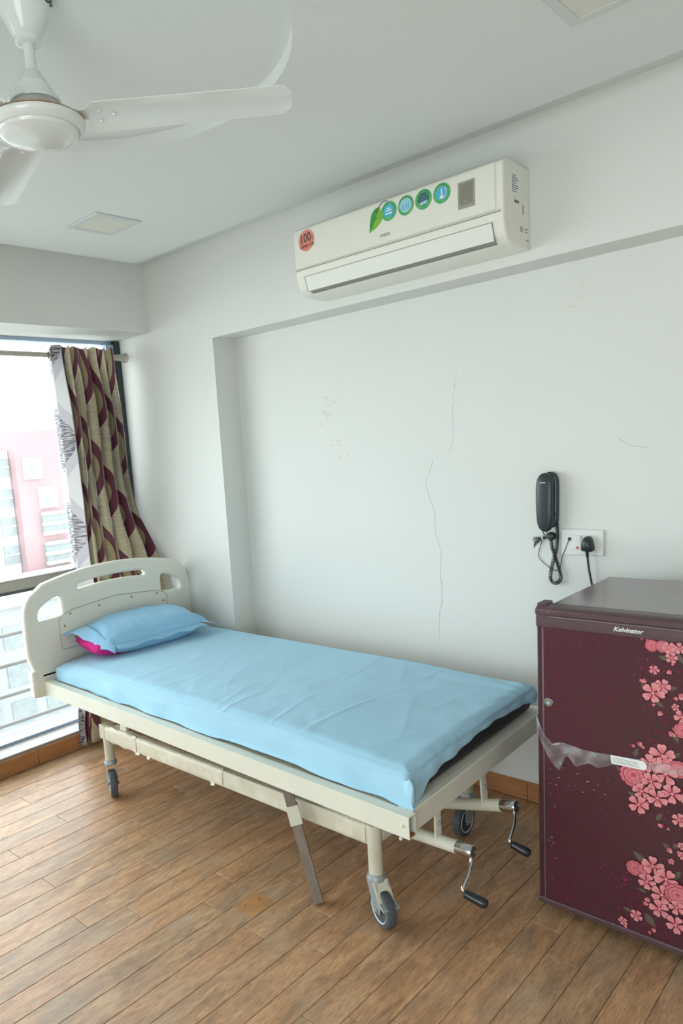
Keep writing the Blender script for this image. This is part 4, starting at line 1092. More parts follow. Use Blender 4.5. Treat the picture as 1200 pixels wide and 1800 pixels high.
caster(LX1, LYN, LX1 + 0.031, LYN - 0.014, True, 0)
caster(LX0 + 0.02, LYN, LX0 + 0.051, LYN - 0.018, False, 0)
caster(LX1 - 0.04, LYF, -1.318, -0.240 - 0.012, False, 0)
caster(LX0, LYF, LX0 + 0.03, LYF + 0.02, False, 0)

# timber prop held by a sleeve on the near beam
pa, pb = Vector((-1.478, -0.922, 0.007)), Vector((-1.590, -0.924, 0.395))
dd = (pb - pa).normalized(); e1 = Vector((0.72, -0.69, 0)); e1 = (e1 - dd * e1.dot(dd)).normalized(); e2 = dd.cross(e1)
bb = MB(); bb.obox((pa + pb) / 2, e1 * 0.0165, e2 * 0.0165, dd * ((pb - pa).length / 2)); bb.build('prop_bar', 'prop_wood', bed, bevel=0.002, label='grey-brown timber prop bar standing on the floor')
c = pa + (pb - pa) * 0.74
bb = MB(); bb.obox(c, e1 * 0.0205, e2 * 0.0205, dd * 0.032); bb.build('prop_sleeve', 'cream', bed, bevel=0.001)

# cranks under the foot rail
def crank(y, zend, zin, xin, xend, bx, elbow, grip0, grip1, nm):
    a = Vector((xin, y, zin)); e = Vector((xend, y, zend)); d = (e - a).normalized()
    c0 = e - d * 0.055
    bb = MB(); bb.tube([a, c0], 0.0205, 24); tb = bb.build('crank_tube', 'cream', bed, smooth=40)
    bb = MB(); bb.lathe([(0.0195, -0.004), (0.0195, 0.050), (0.0175, 0.053), (0.0165, 0.047), (0.0, 0.046)], c0, d, 28, cap=False); bb.build('chrome_collar', 'chrome', tb, smooth=35)
    bb = MB(); bb.lathe([(0.0165, 0.049), (0.0, 0.0505)], c0, d, 24, cap=False); bb.build('end_cap', 'rubber', tb)
    bb = MB(); bb.tube(spl([e - d * 0.012 + Vector((0, 0, -0.006)), e - d * 0.006 + Vector((0, -0.008, -0.030)), (Vector(elbow) + e) / 2 + Vector((0, 0, -0.012)), Vector(elbow), Vector(grip0)], 6), 0.0058, 12); bb.build('crank_rod', 'chrome', tb, smooth=60)
    g0, g1 = Vector(grip0), Vector(grip1); gd = (g1 - g0); L = gd.length; gd.normalize()
    bb = MB(); bb.lathe([(0.009, 0), (0.0125, 0.002), (0.0130, 0.010), (0.0150, L - 0.022), (0.0150, L - 0.012), (0.0125, L - 0.004), (0.006, L), (0.0, L + 0.0005)], g0, gd, 24, cap=False); bb.build('crank_grip', 'black_plastic', tb, smooth=50)
    # hanger bracket under the foot rail
    xr = TX - 0.028; zt = zr(xr, y) - RH + 0.015
    zb_ = a.z + (e.z - a.z) * ((xr - a.x) / (e.x - a.x))
    bb = MB(); hw = 0.017
    bb.prism([(xr - 0.006, y - hw - bx * 0.2, zb_ - 0.004), (xr - 0.006, y + hw + bx * 0.2, zb_ - 0.004), (xr - 0.006, y + hw * 0.9 - bx, zt), (xr - 0.006, y - hw * 0.9 - bx, zt)], (0.006, 0, 0))
    br = bb.build('crank_bracket', 'cream', bed, bevel=0.001)
    bb = MB(); bb.lathe([(0.0075, 0), (0.0075, 0.005), (0.004, 0.008)], (xr, y - bx * 0.6, (zt + zb_) / 2 - 0.002), (1, 0, 0), 8); bb.build('bolt', 'caster', br)
crank(-0.752, 0.277, 0.262, -1.55, -1.004, 0.0, (-1.004, -0.822, 0.198), (-0.999, -0.822, 0.183), (-0.935, -0.806, 0.163), 'near')
crank(-0.452, 0.297, 0.200, -1.38, -1.011, 0.018, (-1.006, -0.520, 0.214), (-1.000, -0.520, 0.200), (-0.945, -0.504, 0.176), 'far')
bb = MB(); bb.box(-1.56, -1.53, -0.80, -0.40, 0.245, 0.28); bb.build('crank_cross_bar', 'cream', bed, bevel=0.002)
for y in (-0.79, -0.41):
    bb = MB(); bb.box(-1.555, -1.535, y - 0.01, y + 0.01, 0.28, 0.43); bb.build('crank_hanger', 'cream', bed)

# headboard ---------------------------------------------------------
def rounded_poly_curve(splines, ext, bev):
    cu = bpy.data.curves.new('hbc', 'CURVE'); cu.dimensions = '2D'; cu.fill_mode = 'BOTH'; cu.extrude = ext; cu.bevel_depth = bev; cu.bevel_resolution = 3
    for pts in splines:
        sp = cu.splines.new('POLY'); sp.points.add(len(pts) - 1)
        for p, q in zip(sp.points, pts): p.co = (q[0], q[1], 0, 1)
        sp.use_cyclic_u = True
    return curve_mesh(cu)
def round_corners(pts, rad, n=7):
    out = []; N = len(pts)
    for i in range(N):
        p = Vector(pts[i]); a = Vector(pts[i - 1]) - p; c_ = Vector(pts[(i + 1) % N]) - p
        r = min(rad[i] if isinstance(rad, (list, tuple)) else rad, a.length * 0.49, c_.length * 0.49)
        s_, e_ = p + a.normalized() * r, p + c_.normalized() * r
        for k in range(n + 1):
            t = k / n; out.append(tuple(s_ * (1 - t) ** 2 + p * 2 * t * (1 - t) + e_ * t * t))
    return out
HBY0, HBY1, HBX = -1.000, -0.006, -3.118
hc = (HBY0 + HBY1) / 2
def arch(y): return 0.983 - 0.062 * ((y - hc) / 0.46) ** 2
top = [(lerp(HBY0 + 0.11, HBY1 - 0.11, k / 20)) for k in range(21)]
outl = [(HBY0 + 0.030, 0.425), (HBY0 + 0.022, 0.55), (HBY0, 0.62), (HBY0 + 0.001, 0.80)]
cor = [(HBY0 + 0.006, 0.838), (HBY0 + 0.020, 0.872), (HBY0 + 0.042, 0.897), (HBY0 + 0.07, 0.913)]
left = outl + cor
right = [(2 * hc - a, z) for a, z in left][::-1]
outer_ = left + [(y, arch(y)) for y in top] + right
holeL = round_corners([(HBY0 + 0.048, 0.765), (HBY0 + 0.205, 0.772), (HBY0 + 0.205, 0.893), (HBY0 + 0.130, 0.882), (HBY0 + 0.052, 0.835)], [0.03, 0.03, 0.045, 0.06, 0.05])
holeR = [(2 * hc - a, z) for a, z in holeL]
sy = [lerp(HBY0 + 0.29, HBY1 - 0.29, k / 12) for k in range(13)]
slot = [(HBY0 + 0.275, arch(HBY0 + 0.27) - 0.068)] + [(y, arch(y) - 0.092) for y in sy] + [(HBY1 - 0.275, arch(HBY1 - 0.27) - 0.068)] + [(y, arch(y) - 0.040) for y in sy[::-1]]
vs, fs = rounded_poly_curve([outer_, holeL, holeR, slot], 0.008, 0.012)
bb = MB(); bb.add([(HBX - 0.010 + vz, vx, vy) for vx, vy, vz in vs], fs)
hb = bb.build('headboard', 'hb', bed, smooth=45, fix=True)
# screwed panel outline
pn = round_corners([(HBY0 + 0.165, 0.615), (HBY1 - 0.165, 0.615), (HBY1 - 0.165, 0.775), (HBY1 - 0.24, 0.800), (hc, 0.822), (HBY0 + 0.24, 0.800), (HBY0 + 0.165, 0.775)], 0.025)
bb = MB(); P = [(HBX + 0.0102, a, z) for a, z in pn]; bb.tube(P + [P[0]], 0.0022, 6, cap=False); bb.build('panel_bead', 'hbline', hb, smooth=60)
for y, z in ((-0.805, 0.728), (-0.768, 0.782), (-0.60, 0.790), (-0.40, 0.795), (-0.235, 0.782), (-0.195, 0.735), (-0.752, 0.662), (-0.20, 0.655)):
    bb = MB(); bb.lathe([(0.0065, 0), (0.0055, 0.0025), (0.0, 0.003)], (HBX + 0.0095, y, z), (1, 0, 0), 14, cap=False); bb.build('panel_screw', 'brass', hb, smooth=50)
bb = MB(); bb.box(HBX + 0.004, HBX + 0.0115, HBY0 + 0.02, HBY1 - 0.02, 0.585, 0.592); bb.build('headboard_rib', 'hb', hb, bevel=0.003)
for y in (HBY0 + 0.006, HBY1 - 0.03):
    bb = MB(); bb.box(HBX - 0.030, HBX + 0.012, y - 0.012, y + 0.020, 0.418, 0.545); bp_ = bb.build('corner_bumper', 'hb', hb, bevel=0.008, seg=3)
    bb = MB()
    for k in range(3): bb.box(HBX - 0.022, HBX + 0.010, y - 0.0128, y - 0.0115, 0.445 + k * 0.03, 0.4465 + k * 0.03)
    bb.build('bumper_groove', 'hbline', bp_)
bb = MB(); bb.box(HBX + 0.004, HX + 0.004, NY + 0.004, NY + 0.10, 0.512, 0.520); bb.box(HBX + 0.008, HX + 0.003, NY + 0.002, NY + 0.03, 0.43, 0.51); bb.build('headboard_hook', 'alu_dark', hb)

# ------------------------------------------------------------------ mattress, sheet, pillow
MX0, MX1, MY0, MY1 = -3.078, -1.130, -0.895, -0.056
MZT = 0.578
def mat_bottom(x, y): return zr(x, y) + 0.001
bb = MB(); P = []
def mtop(x, y):
    v = min(1, max(0, (y - MY0) / (MY1 - MY0)))
    z = MZT + 0.008
    z -= lerp(0.028, 0.010, v) * sm(MX1 - 0.55, MX1, x)
    z -= 0.018 * (1 - sm(MX0, MX0 + 0.3, x)) * (1 - 0.6 * v)
    z -= 0.012 * (1 - sm(0, 0.25, v))
    return z
nU, nV = 24, 10
vs = []
for top_ in (0, 1):
    for j in range(nV + 1):
        for i in range(nU + 1):
            x = lerp(MX0, MX1, i / nU); y = lerp(MY0, MY1, j / nV)
            vs.append((x, y, mtop(x, y) - 0.001 if top_ else mat_bottom(x, y)))
W_ = nU + 1; K = W_ * (nV + 1); fs = []
for j in range(nV):
    for i in range(nU):
        a = j * W_ + i; fs.append((a, a + W_, a + W_ + 1, a + 1)); a += K; fs.append((a, a + 1, a + W_ + 1, a + W_))
ring = [i for i in range(W_)] + [j * W_ + nU for j in range(1, nV + 1)] + [nV * W_ + i for i in range(nU - 1, -1, -1)] + [j * W_ for j in range(nV - 1, 0, -1)]
for i in range(len(ring)):
    a, c = ring[i], ring[(i + 1) % len(ring)]; fs.append((a, c, c + K, a + K))
bb.add(vs, fs)
bb.build('mattress', 'rexine', bevel=0.042, seg=4, label='black rexine mattress showing under the hem of the blue sheet', cat='mattress')

# sheet as one draped grid
r_ = 0.046; E_ = 0.006
def drape(d):
    """arc length past the start of the edge roll -> (outward, down)"""
    if d <= 0: return d, 0.0
    q = r_ * math.pi / 2
    if d < q:
        a = d / r_; return r_ * math.sin(a), r_ * (1 - math.cos(a))
    return r_, r_ + (d - q)
nP, nQ = 400, 210
def hem_foot(q):        # how far the sheet hangs over the foot end, q 0 near .. 1 far
    pts = [(-0.3, -0.010), (0.02, -0.008), (0.06, 0.0), (0.13, 0.044), (0.25, 0.056), (0.45, 0.068), (0.60, 0.072), (0.80, 0.062), (1.0, 0.042), (1.4, 0.04)]
    bare = 0.02
    for (a, va), (c, vc) in zip(pts[:-1], pts[1:]):
        if a <= q <= c: bare = lerp(va, vc, sm(a, c, q))
    y = lerp(MY0, MY1, q)
    drop = mtop(MX1, y) + E_ - zr(MX1, y) - bare
    return drop - r_ + r_ * math.pi / 2
X0e, X1e, Y0e, Y1e = MX0 - E_ + r_, MX1 + E_ - r_, MY0 - E_ + r_, MY1 + E_ - r_
def sheet_pt(i, j):
    qq = j / (nQ - 1); pp_ = i / (nP - 1)
    dropN, dropF, dropH = 0.120, 0.10, 0.12
    Lq0, Lq1 = Y0e - (dropN + 0.016), Y1e + (dropF + 0.016)
    q = lerp(Lq0, Lq1, qq)
    qn = (q - MY0) / (MY1 - MY0)
    p0, p1 = X0e - (dropH + 0.016), X1e + hem_foot(qn)
    p = lerp(p0, p1, pp_)
    ox1, dx1 = drape(p - X1e); ox0, dx0 = drape(X0e - p)
    oy0, dy0 = drape(Y0e - q); oy1, dy1 = drape(q - Y1e)
    x = X1e + ox1 if p > X1e else (X0e - ox0 if p < X0e else p)
    y = Y1e + oy1 if q > Y1e else (Y0e - oy0 if q < Y0e else q)
    dz = max(dx1, dx0, dy0, dy1)
    z = mtop(x, y) + E_ - dz
    # corner surplus folds outwards
    cn = min(max(dx1, 0), max(dy0, 0))
    if cn > 0:
        x += cn * 0.22; y -= cn * 0.05
        x += 0.006 * math.sin(cn * 60)
    ch = min(max(dx0, 0), max(dy0, 0))
    if ch > 0:
        k = min(1, ch / 0.03); x += 0.020 * k; y += 0.016 * k
    # creases and wrinkles
    flat = max(0.0, 1 - dz / 0.03)
    wr = 0.0
    N = noise.noise
    wr += 0.0028 * N(Vector((x * 3.2, y * 4.0, 3.1)))
    wr += 0.0022 * N(Vector((x * 9 + y * 6, y * 3 - x * 2.2, 7.7)))
    for cx_, sl, w0, hgt in ((-1.50, 0.10, 0.007, 0.0036), (-1.72, -0.10, 0.006, 0.0026), (-1.88, 0.06, 0.006, 0.0036), (-2.02, -0.16, 0.008, 0.0026), (-2.22, 0.22, 0.007, 0.0028), (-2.45, 0.10, 0.007, 0.0032), (-2.70, -0.06, 0.009, 0.0024), (-1.30, 0.18, 0.012, 0.0045)):
        e = (x - cx_ - sl * (y + 0.45) + 0.012 * N(Vector((y * 5, cx_, 0))))
        wr += 0.75 * hgt * (0.55 + 0.9 * N(Vector((y * 3.1, cx_ * 5, 6.0)))) * math.exp(-(e / (w0 * 1.25)) ** 2)
    # a fan of diagonal pulls towards the near edge
    dcx, dcy = -2.05, -0.93
    ang = math.atan2(y - dcy, x - dcx); rad_ = math.hypot(x - dcx, y - dcy)
    wr += 0.0016 * math.sin(ang * 11 + 3 * N(Vector((x * 3, y * 3, 1)))) * math.exp(-(rad_ / 0.45) ** 2) * sm(0.05, 0.3, rad_)
    ang = math.atan2(y + 0.15, x + 1.05); rad_ = math.hypot(x + 1.05, y + 0.15)
    wr += 0.0035 * math.sin(ang * 15 + 2 * N(Vector((x * 4, y * 4, 9)))) * math.exp(-(rad_ / 0.5) ** 2) * min(1, rad_ / 0.2)
    e = N(Vector((x * 5 + 2.5 * y, y * 2.2 - x, 4.4))); wr += 0.0013 * max(0, 1 - abs(e) * 7)
    e = N(Vector((x * 11 - 5 * y, y * 4 + x * 2, 8.4))); wr += 0.0013 * max(0, 1 - abs(e) * 6) * (1 - sm(-0.75, -0.45, y))
    z += wr * (0.35 + 0.65 * flat)
    if dy0 > 0.01:      # hanging near side
        y -= (0.0035 * math.sin(x * 21 + 2 * N(Vector((x * 4, 0, 0)))) + 0.008 * N(Vector((x * 9 + z * 6, z * 10 - x * 2, 2.0))) + 0.004) * min(1, dy0 / 0.06)
        y = min(y, MY0 - 0.005)
        z = max(z, zr(x, NY) + 0.0025 + 0.002 * math.sin(x * 40))
        if dy0 > 0.10: y -= (dy0 - 0.10) * 0.6
    if dx1 > 0.01:
        x += (0.004 + 0.007 * N(Vector((y * 7, z * 9, 5.0))) + 0.003 * math.sin(y * 55)) * min(1, dx1 / 0.04)
        x = max(x, MX1 + 0.004)
    return (x, max(min(y, -0.008 if x < XN + 0.05 else 0.02), NY + 0.004), z)
bb = MB(); bb.grid(sheet_pt, nP, nQ)
sh = bb.build('bed_sheet', 'sheet', smooth=180, label='light blue cotton sheet spread over the mattress', cat='bed sheet')
so = sh.modifiers.new('thick', 'SOLIDIFY'); so.thickness = 0.0012; so.offset = 1
pil = thing('pillow', (-2.94, -0.46, 0.585), 'blue pillow with a loose flanged case and magenta lining showing', 'pillow')
PC = Vector((-2.930, -0.475, 0.665)); PHL, PHW, PHT = 0.285, 0.142, 0.086
tilt = math.radians(7)        # leaning back towards the headboard
yaw_ = math.radians(-5)
def pw(a, c_, h):              # a along the length (-y .. +y), c_ across (towards foot +), h up
    x = c_; z = h
    x2 = x * math.cos(tilt) + z * math.sin(tilt) * 0.3; z2 = -x * math.sin(tilt) + z * math.cos(tilt)
    X = x2 * math.cos(yaw_) - a * math.sin(yaw_); Y = x2 * math.sin(yaw_) + a * math.cos(yaw_)
    return (PC.x + X, PC.y + Y, PC.z + z2)
def pillow_body(hl, hw, ht, da=0.0, dh=0.0, wrinkle=0.006, seed=0.0, n1=54, n2=32):
    bb = MB()
    def f(i, j):
        u = -1 + 2 * j / (n1 - 1); th = 2 * math.pi * i / n2
        e = max(0.0, 1 - abs(u) ** 3.2) ** 0.5
        w_ = hw * (0.80 + 0.20 * e); t_ = ht * e ** 0.85
        c_ = math.cos(th); s_ = math.sin(th)
        cc = w_ * math.copysign(abs(c_) ** 0.75, c_); hh = t_ * math.copysign(abs(s_) ** 0.9, s_)
        N = noise.noise
        q = wrinkle * (N(Vector((u * 4 + seed, c_ * 3, s_ * 3))) + 0.6 * math.sin(u * 38 + 5 * c_) * abs(u) ** 6 + 0.5 * N(Vector((u * 11, c_ * 6 + seed, s_ * 6))))
        hh2 = hh + q * (1 if s_ > 0 else 0.4)
        if s_ < 0: hh2 *= 0.90
        return pw(u * hl + da, cc + q * 0.5, hh2 + dh)
    bb.grid(f, n2, n1, wrap_u=True)
    return bb
pillow_body(PHL, PHW, PHT).build('pillow_case', 'pcase', pil, smooth=180)
pillow_body(PHL * 0.985, PHW * 0.84, PHT * 0.76, -0.043, -0.019, 0.003, 4.0).build('inner_pillow', 'magenta', pil, smooth=180, label='magenta inner pillow showing at the open end')
def strip(ptsA, ptsB, nm, sag=0.0, n=40):
    A = spl(ptsA, 10); B_ = spl(ptsB, 10); m_ = min(len(A), len(B_)); bb = MB()
    def f(i, j):
        t = j / 5; p = A[i].lerp(B_[i], t)
        w_ = 0.006 * math.sin(i * 0.55 + t * 1.5) * t + 0.004 * noise.noise(Vector((i * 0.3, t, 3)))
        return p + Vector((0, 0, w_ - sag * t * t))
    bb.grid(f, m_, 6); o = bb.build(nm, 'pcase', pil, smooth=180)
    q = o.modifiers.new('thick', 'SOLIDIFY'); q.thickness = 0.0022; q.offset = 0
# near end flange: standing off the top, folded over the back corner
strip([pw(-0.250, -0.140, 0.012), pw(-0.268, -0.07, 0.050), pw(-0.270, 0.02, 0.050), pw(-0.262, 0.10, 0.030), pw(-0.235, 0.142, 0.004)],
      [pw(-0.372, -0.165, 0.010), pw(-0.345, -0.085, 0.034), pw(-0.318, 0.02, 0.024), pw(-0.298, 0.110, 0.006), pw(-0.258, 0.164, -0.008)], 'case_flange', 0.012)
# front hem running along the foot side of the pillow
strip([pw(-0.235, 0.136, 0.006), pw(-0.1, 0.140, 0.006), pw(0.05, 0.140, 0.008), pw(0.18, 0.138, 0.008), pw(0.26, 0.124, 0.006)],
      [pw(-0.240, 0.164, -0.006), pw(-0.1, 0.163, -0.004), pw(0.05, 0.163, -0.002), pw(0.19, 0.164, 0.002), pw(0.29, 0.160, 0.0)], 'case_hem', 0.006)
# far end flange
strip([pw(0.262, 0.125, 0.008), pw(0.278, 0.05, 0.020), pw(0.278, -0.05, 0.020), pw(0.264, -0.12, 0.010)],
      [pw(0.330, 0.160, -0.004), pw(0.325, 0.06, 0.012), pw(0.318, -0.05, 0.014), pw(0.300, -0.13, 0.006)], 'case_flange', 0.008)

# ------------------------------------------------------------------ fridge
fr = thing('fridge', (-0.64, -0.24, 0), 'plum single-door fridge printed with pink blossoms, standing at the bed foot', 'fridge')
DX0, DX1, DY = -0.911, -0.372, -0.512
bb = MB(); bb.box(-0.893, -0.390, -0.452, 0.020, 0.045, 0.968); bb.build('cabinet', 'plum_side', fr, bevel=0.006)
bb = MB(); bb.box(-0.896, -0.387, -0.462, 0.022, 0.960, 0.982); bb.build('top_panel', 'plum_top', fr, bevel=0.006, seg=3)
bb = MB(); bb.box(DX0, DX1, DY, -0.462, 0.050, 0.925); door = bb.build('door', 'plum_trim', fr, bevel=0.010, seg=3)
bb = MB(); bb.box(DX0 + 0.016, DX1 - 0.016, DY - 0.0008, DY + 0.004, 0.052, 0.928); bb.build('door_sheet', 'door', door)
bb = MB(); bb.box(DX0 - 0.002, DX0 + 0.0155, DY - 0.0006, DY + 0.010, 0.052, 0.928); bb.build('door_edge_strip', 'plum_side', door, bevel=0.003)
bb = MB(); bb.box(DX0 + 0.0150, DX0 + 0.0175, DY - 0.0022, DY + 0.004, 0.052, 0.930); bb.build('edge_line', 'silver', door, bevel=0.0006)
bb = MB(); bb.box(DX0 - 0.004, DX1 + 0.004, DY - 0.004, -0.462, 0.034, 0.0515); bb.build('bottom_trim', 'plum_trim', door, bevel=0.003)
bb = MB(); bb.box(DX0 - 0.004, DX1 + 0.004, DY - 0.0045, DY + 0.004, 0.0500, 0.0525); bb.build('bottom_line', 'silver', door)
bb = MB(); bb.prism([(DX0 - 0.003, y, z) for y, z in ((DY - 0.004, 0.925), (DY - 0.006, 0.958), (DY - 0.002, 0.9655), (DY + 0.002, 0.968), (-0.464, 0.974), (-0.464, 0.925))], (DX1 - DX0 + 0.006, 0, 0)); tt = bb.build('top_trim', 'plum_trim', door, bevel=0.002)
bb = MB(); bb.prism([(DX0 - 0.005, y, z) for y, z in ((DY - 0.007, 0.962), (DY - 0.007, 0.978), (DY + 0.004, 0.985), (-0.470, 0.989), (-0.462, 0.984), (-0.462, 0.964))], (DX1 - DX0 + 0.010, 0, 0)); bb.build('cap_strip', 'plum_trim', tt, bevel=0.003, seg=3)
bb = MB(); bb.box(DX0 + 0.035, DX1 - 0.03, DY - 0.0085, DY - 0.004, 0.9575, 0.9605); bb.build('trim_ridge', 'plum_top', tt, bevel=0.001)
bb = MB(); bb.box(DX0 - 0.006, DX0 + 0.022, DY + 0.010, -0.452, 0.983, 0.993); bb.build('hinge_cover', 'plum_trim', fr, bevel=0.003)
for y in (DY - 0.0075,):
    bb = MB(); bb.lathe([(0.003, 0), (0.002, 0.001)], (DX0 + 0.034, y, 0.972), (0, -1, 0), 10); bb.build('trim_screw', 'silver', tt)
def front_text(s, size, cx, cz, mt, parent, nm, **kw):
    return flat_text(s, size, cx, cz, kw.pop('y'), mt, parent, nm, **kw)
o = front_text('Kelvinator', 0.0175, -0.661, 0.9435, 'stk_white', tt, 'name_lettering', y=DY - 0.0062, bold=0.0004, shear=0.35, sx=1.0, spacing=1.0); o['label'] = 'white slanted maker name on the top trim'
lk = MB(); lk.lathe([(0.0150, 0), (0.0150, 0.003), (0.0125, 0.006), (0.008, 0.0065), (0.0, 0.0068)], (-0.8785, DY - 0.0008, 0.696), (0, -1, 0), 28, cap=False); lko = lk.build('door_lock', 'chrome', door, smooth=40)
bb = MB(); bb.lathe([(0.0048, 0), (0.0048, 0.0012), (0.0, 0.0014)], (-0.8785, DY - 0.0075, 0.696), (0, -1, 0), 16, cap=False); bb.build('lock_barrel', 'stk_pale', lko, smooth=40)
bb = MB(); bb.box(-0.8791, -0.8779, DY - 0.0094, DY - 0.0085, 0.6935, 0.6985); bb.build('keyhole', 'stk_dark', lko)
for xx in (-0.862, -0.42):
    for yy in (-0.43, -0.03):
        bb = MB(); bb.lathe([(0.019, 0), (0.019, 0.018), (0.014, 0.022), (0.014, 0.046)], (xx, yy, 0), n=18); bb.build('foot', 'black_plastic', fr, smooth=40)

FLOWERS = [(-0.602, 0.936, 0.0163, 1), (-0.576, 0.932, 0.0196, 1), (-0.553, 0.945, 0.0147, 1), (-0.535, 0.94, 0.0163, 0), (-0.562, 0.909, 0.0277, 0), (-0.554, 0.882, 0.0157, 0), (-0.595, 0.843, 0.013, 0), (-0.574, 0.801, 0.0222, 0), (-0.597, 0.778, 0.0294, 0), (-0.543, 0.749, 0.0098, 0), (-0.527, 0.725, 0.0202, 0), (-0.525, 0.688, 0.0212, 1), (-0.572, 0.606, 0.0343, 0), (-0.601, 0.575, 0.0287, 0), (-0.564, 0.589, 0.0228, 0), (-0.533, 0.577, 0.0245, 1), (-0.563, 0.556, 0.032, 0), (-0.643, 0.531, 0.0365, 1), (-0.598, 0.525, 0.0274, 0), (-0.622, 0.489, 0.0254, 0), (-0.546, 0.504, 0.0287, 0), (-0.582, 0.48, 0.0274, 0), (-0.629, 0.447, 0.0287, 0), (-0.528, 0.434, 0.0196, 0), (-0.637, 0.252, 0.0228, 1), (-0.614, 0.255, 0.0169, 1), (-0.591, 0.275, 0.0304, 0), (-0.605, 0.223, 0.025, 0), (-0.557, 0.249, 0.0321, 0), (-0.567, 0.197, 0.0304, 0), (-0.527, 0.212, 0.0332, 1), (-0.572, 0.152, 0.0277, 0), (-0.529, 0.174, 0.0228, 0), (-0.531, 0.122, 0.0266, 0), (-0.631, 0.106, 0.0185, 0), (-0.667, 0.074, 0.013, 0), (-0.545, 0.307, 0.0087, 0), (-0.52, 0.361, 0.0114, 0), (-0.518, 0.333, 0.0114, 0),
           (-0.495, 0.93, 0.027, 0), (-0.47, 0.905, 0.022, 0), (-0.49, 0.70, 0.028, 0), (-0.46, 0.66, 0.025, 1), (-0.49, 0.56, 0.032, 0), (-0.45, 0.53, 0.03, 0), (-0.50, 0.50, 0.026, 0), (-0.48, 0.20, 0.032, 0), (-0.45, 0.16, 0.028, 1), (-0.49, 0.13, 0.025, 0)]
BUDS = [(-0.63, 0.936, 0.0091), (-0.617, 0.924, 0.0052), (-0.621, 0.815, 0.0085), (-0.627, 0.802, 0.0059), (-0.56, 0.85, 0.0085), (-0.551, 0.86, 0.0046), (-0.537, 0.787, 0.0117), (-0.549, 0.771, 0.0072), (-0.594, 0.74, 0.0052), (-0.583, 0.731, 0.0091), (-0.636, 0.624, 0.0091), (-0.649, 0.613, 0.0059), (-0.625, 0.616, 0.0059), (-0.56, 0.676, 0.0091), (-0.55, 0.666, 0.0065), (-0.549, 0.692, 0.0052), (-0.607, 0.465, 0.0085), (-0.568, 0.408, 0.0087), (-0.558, 0.396, 0.0049), (-0.558, 0.333, 0.0098), (-0.527, 0.33, 0.0082), (-0.603, 0.176, 0.0098), (-0.613, 0.147, 0.0087), (-0.593, 0.081, 0.0082), (-0.601, 0.067, 0.0054), (-0.694, 0.046, 0.0054), (-0.667, 0.058, 0.0071)]
LEAVES = [(-0.599, 0.904, 0.0179, -100), (-0.574, 0.879, 0.013, 170), (-0.535, 0.882, 0.0147, -60), (-0.532, 0.91, 0.013, 30), (-0.553, 0.798, 0.0157, 20), (-0.62, 0.793, 0.013, 120), (-0.581, 0.749, 0.013, -30), (-0.54, 0.662, 0.0147, -70), (-0.637, 0.599, 0.0137, 70), (-0.681, 0.539, 0.0124, 150), (-0.539, 0.614, 0.0147, 40), (-0.648, 0.473, 0.013, 160), (-0.572, 0.521, 0.013, -60), (-0.577, 0.427, 0.015, 60), (-0.557, 0.344, 0.0136, -40), (-0.532, 0.356, 0.0136, 40), (-0.624, 0.289, 0.0231, 145), (-0.53, 0.27, 0.0163, 60), (-0.618, 0.19, 0.0122, 170), (-0.655, 0.114, 0.0136, 170), (-0.596, 0.104, 0.0231, -50)]
SPECKS = [(-0.731, 0.213, 0.02, 8), (-0.673, 0.200, 0.04, 34), (-0.645, 0.215, 0.03, 18), (-0.642, 0.14, 0.03, 14), (-0.56, 0.358, 0.03, 12), (-0.623, 0.853, 0.02, 10), (-0.612, 0.899, 0.012, 6), (-0.575, 0.838, 0.04, 26), (-0.602, 0.745, 0.02, 8), (-0.576, 0.69, 0.03, 12), (-0.555, 0.726, 0.03, 16), (-0.598, 0.632, 0.035, 16), (-0.664, 0.599, 0.03, 6), (-0.60, 0.42, 0.03, 10), (-0.555, 0.42, 0.03, 12), (-0.62, 0.07, 0.05, 10), (-0.55, 0.075, 0.05, 8), (-0.48, 0.80, 0.05, 20), (-0.48, 0.40, 0.05, 16)]
YP = DY - 0.0009
pr = random.Random(21)
lay = [0]
def ypl():
    lay[0] += 1; return YP - 0.0002 - lay[0] * 0.0000045
PK_L, PK_D, PK_C, PK_E = lin('#E39C9E'), lin('#BE445C'), lin('#D66A79'), lin('#6B2236')
class PR(MB):
    def __init__(s): super().__init__(); s.col = []
    def fan_(s, ctr, rim, cc, rc):
        s.add([ctr] + rim, [(0, i, i % len(rim) + 1) for i in range(1, len(rim) + 1)] if False else [(0, i, i + 1) for i in range(1, len(rim))] + [(0, len(rim), 1)])
        s.col += [tuple(cc) + (1,)] + [tuple(rc) + (1,)] * len(rim)
def mixc3(a, b_, t): return tuple(lerp(p, q, t) for p, q in zip(a, b_))
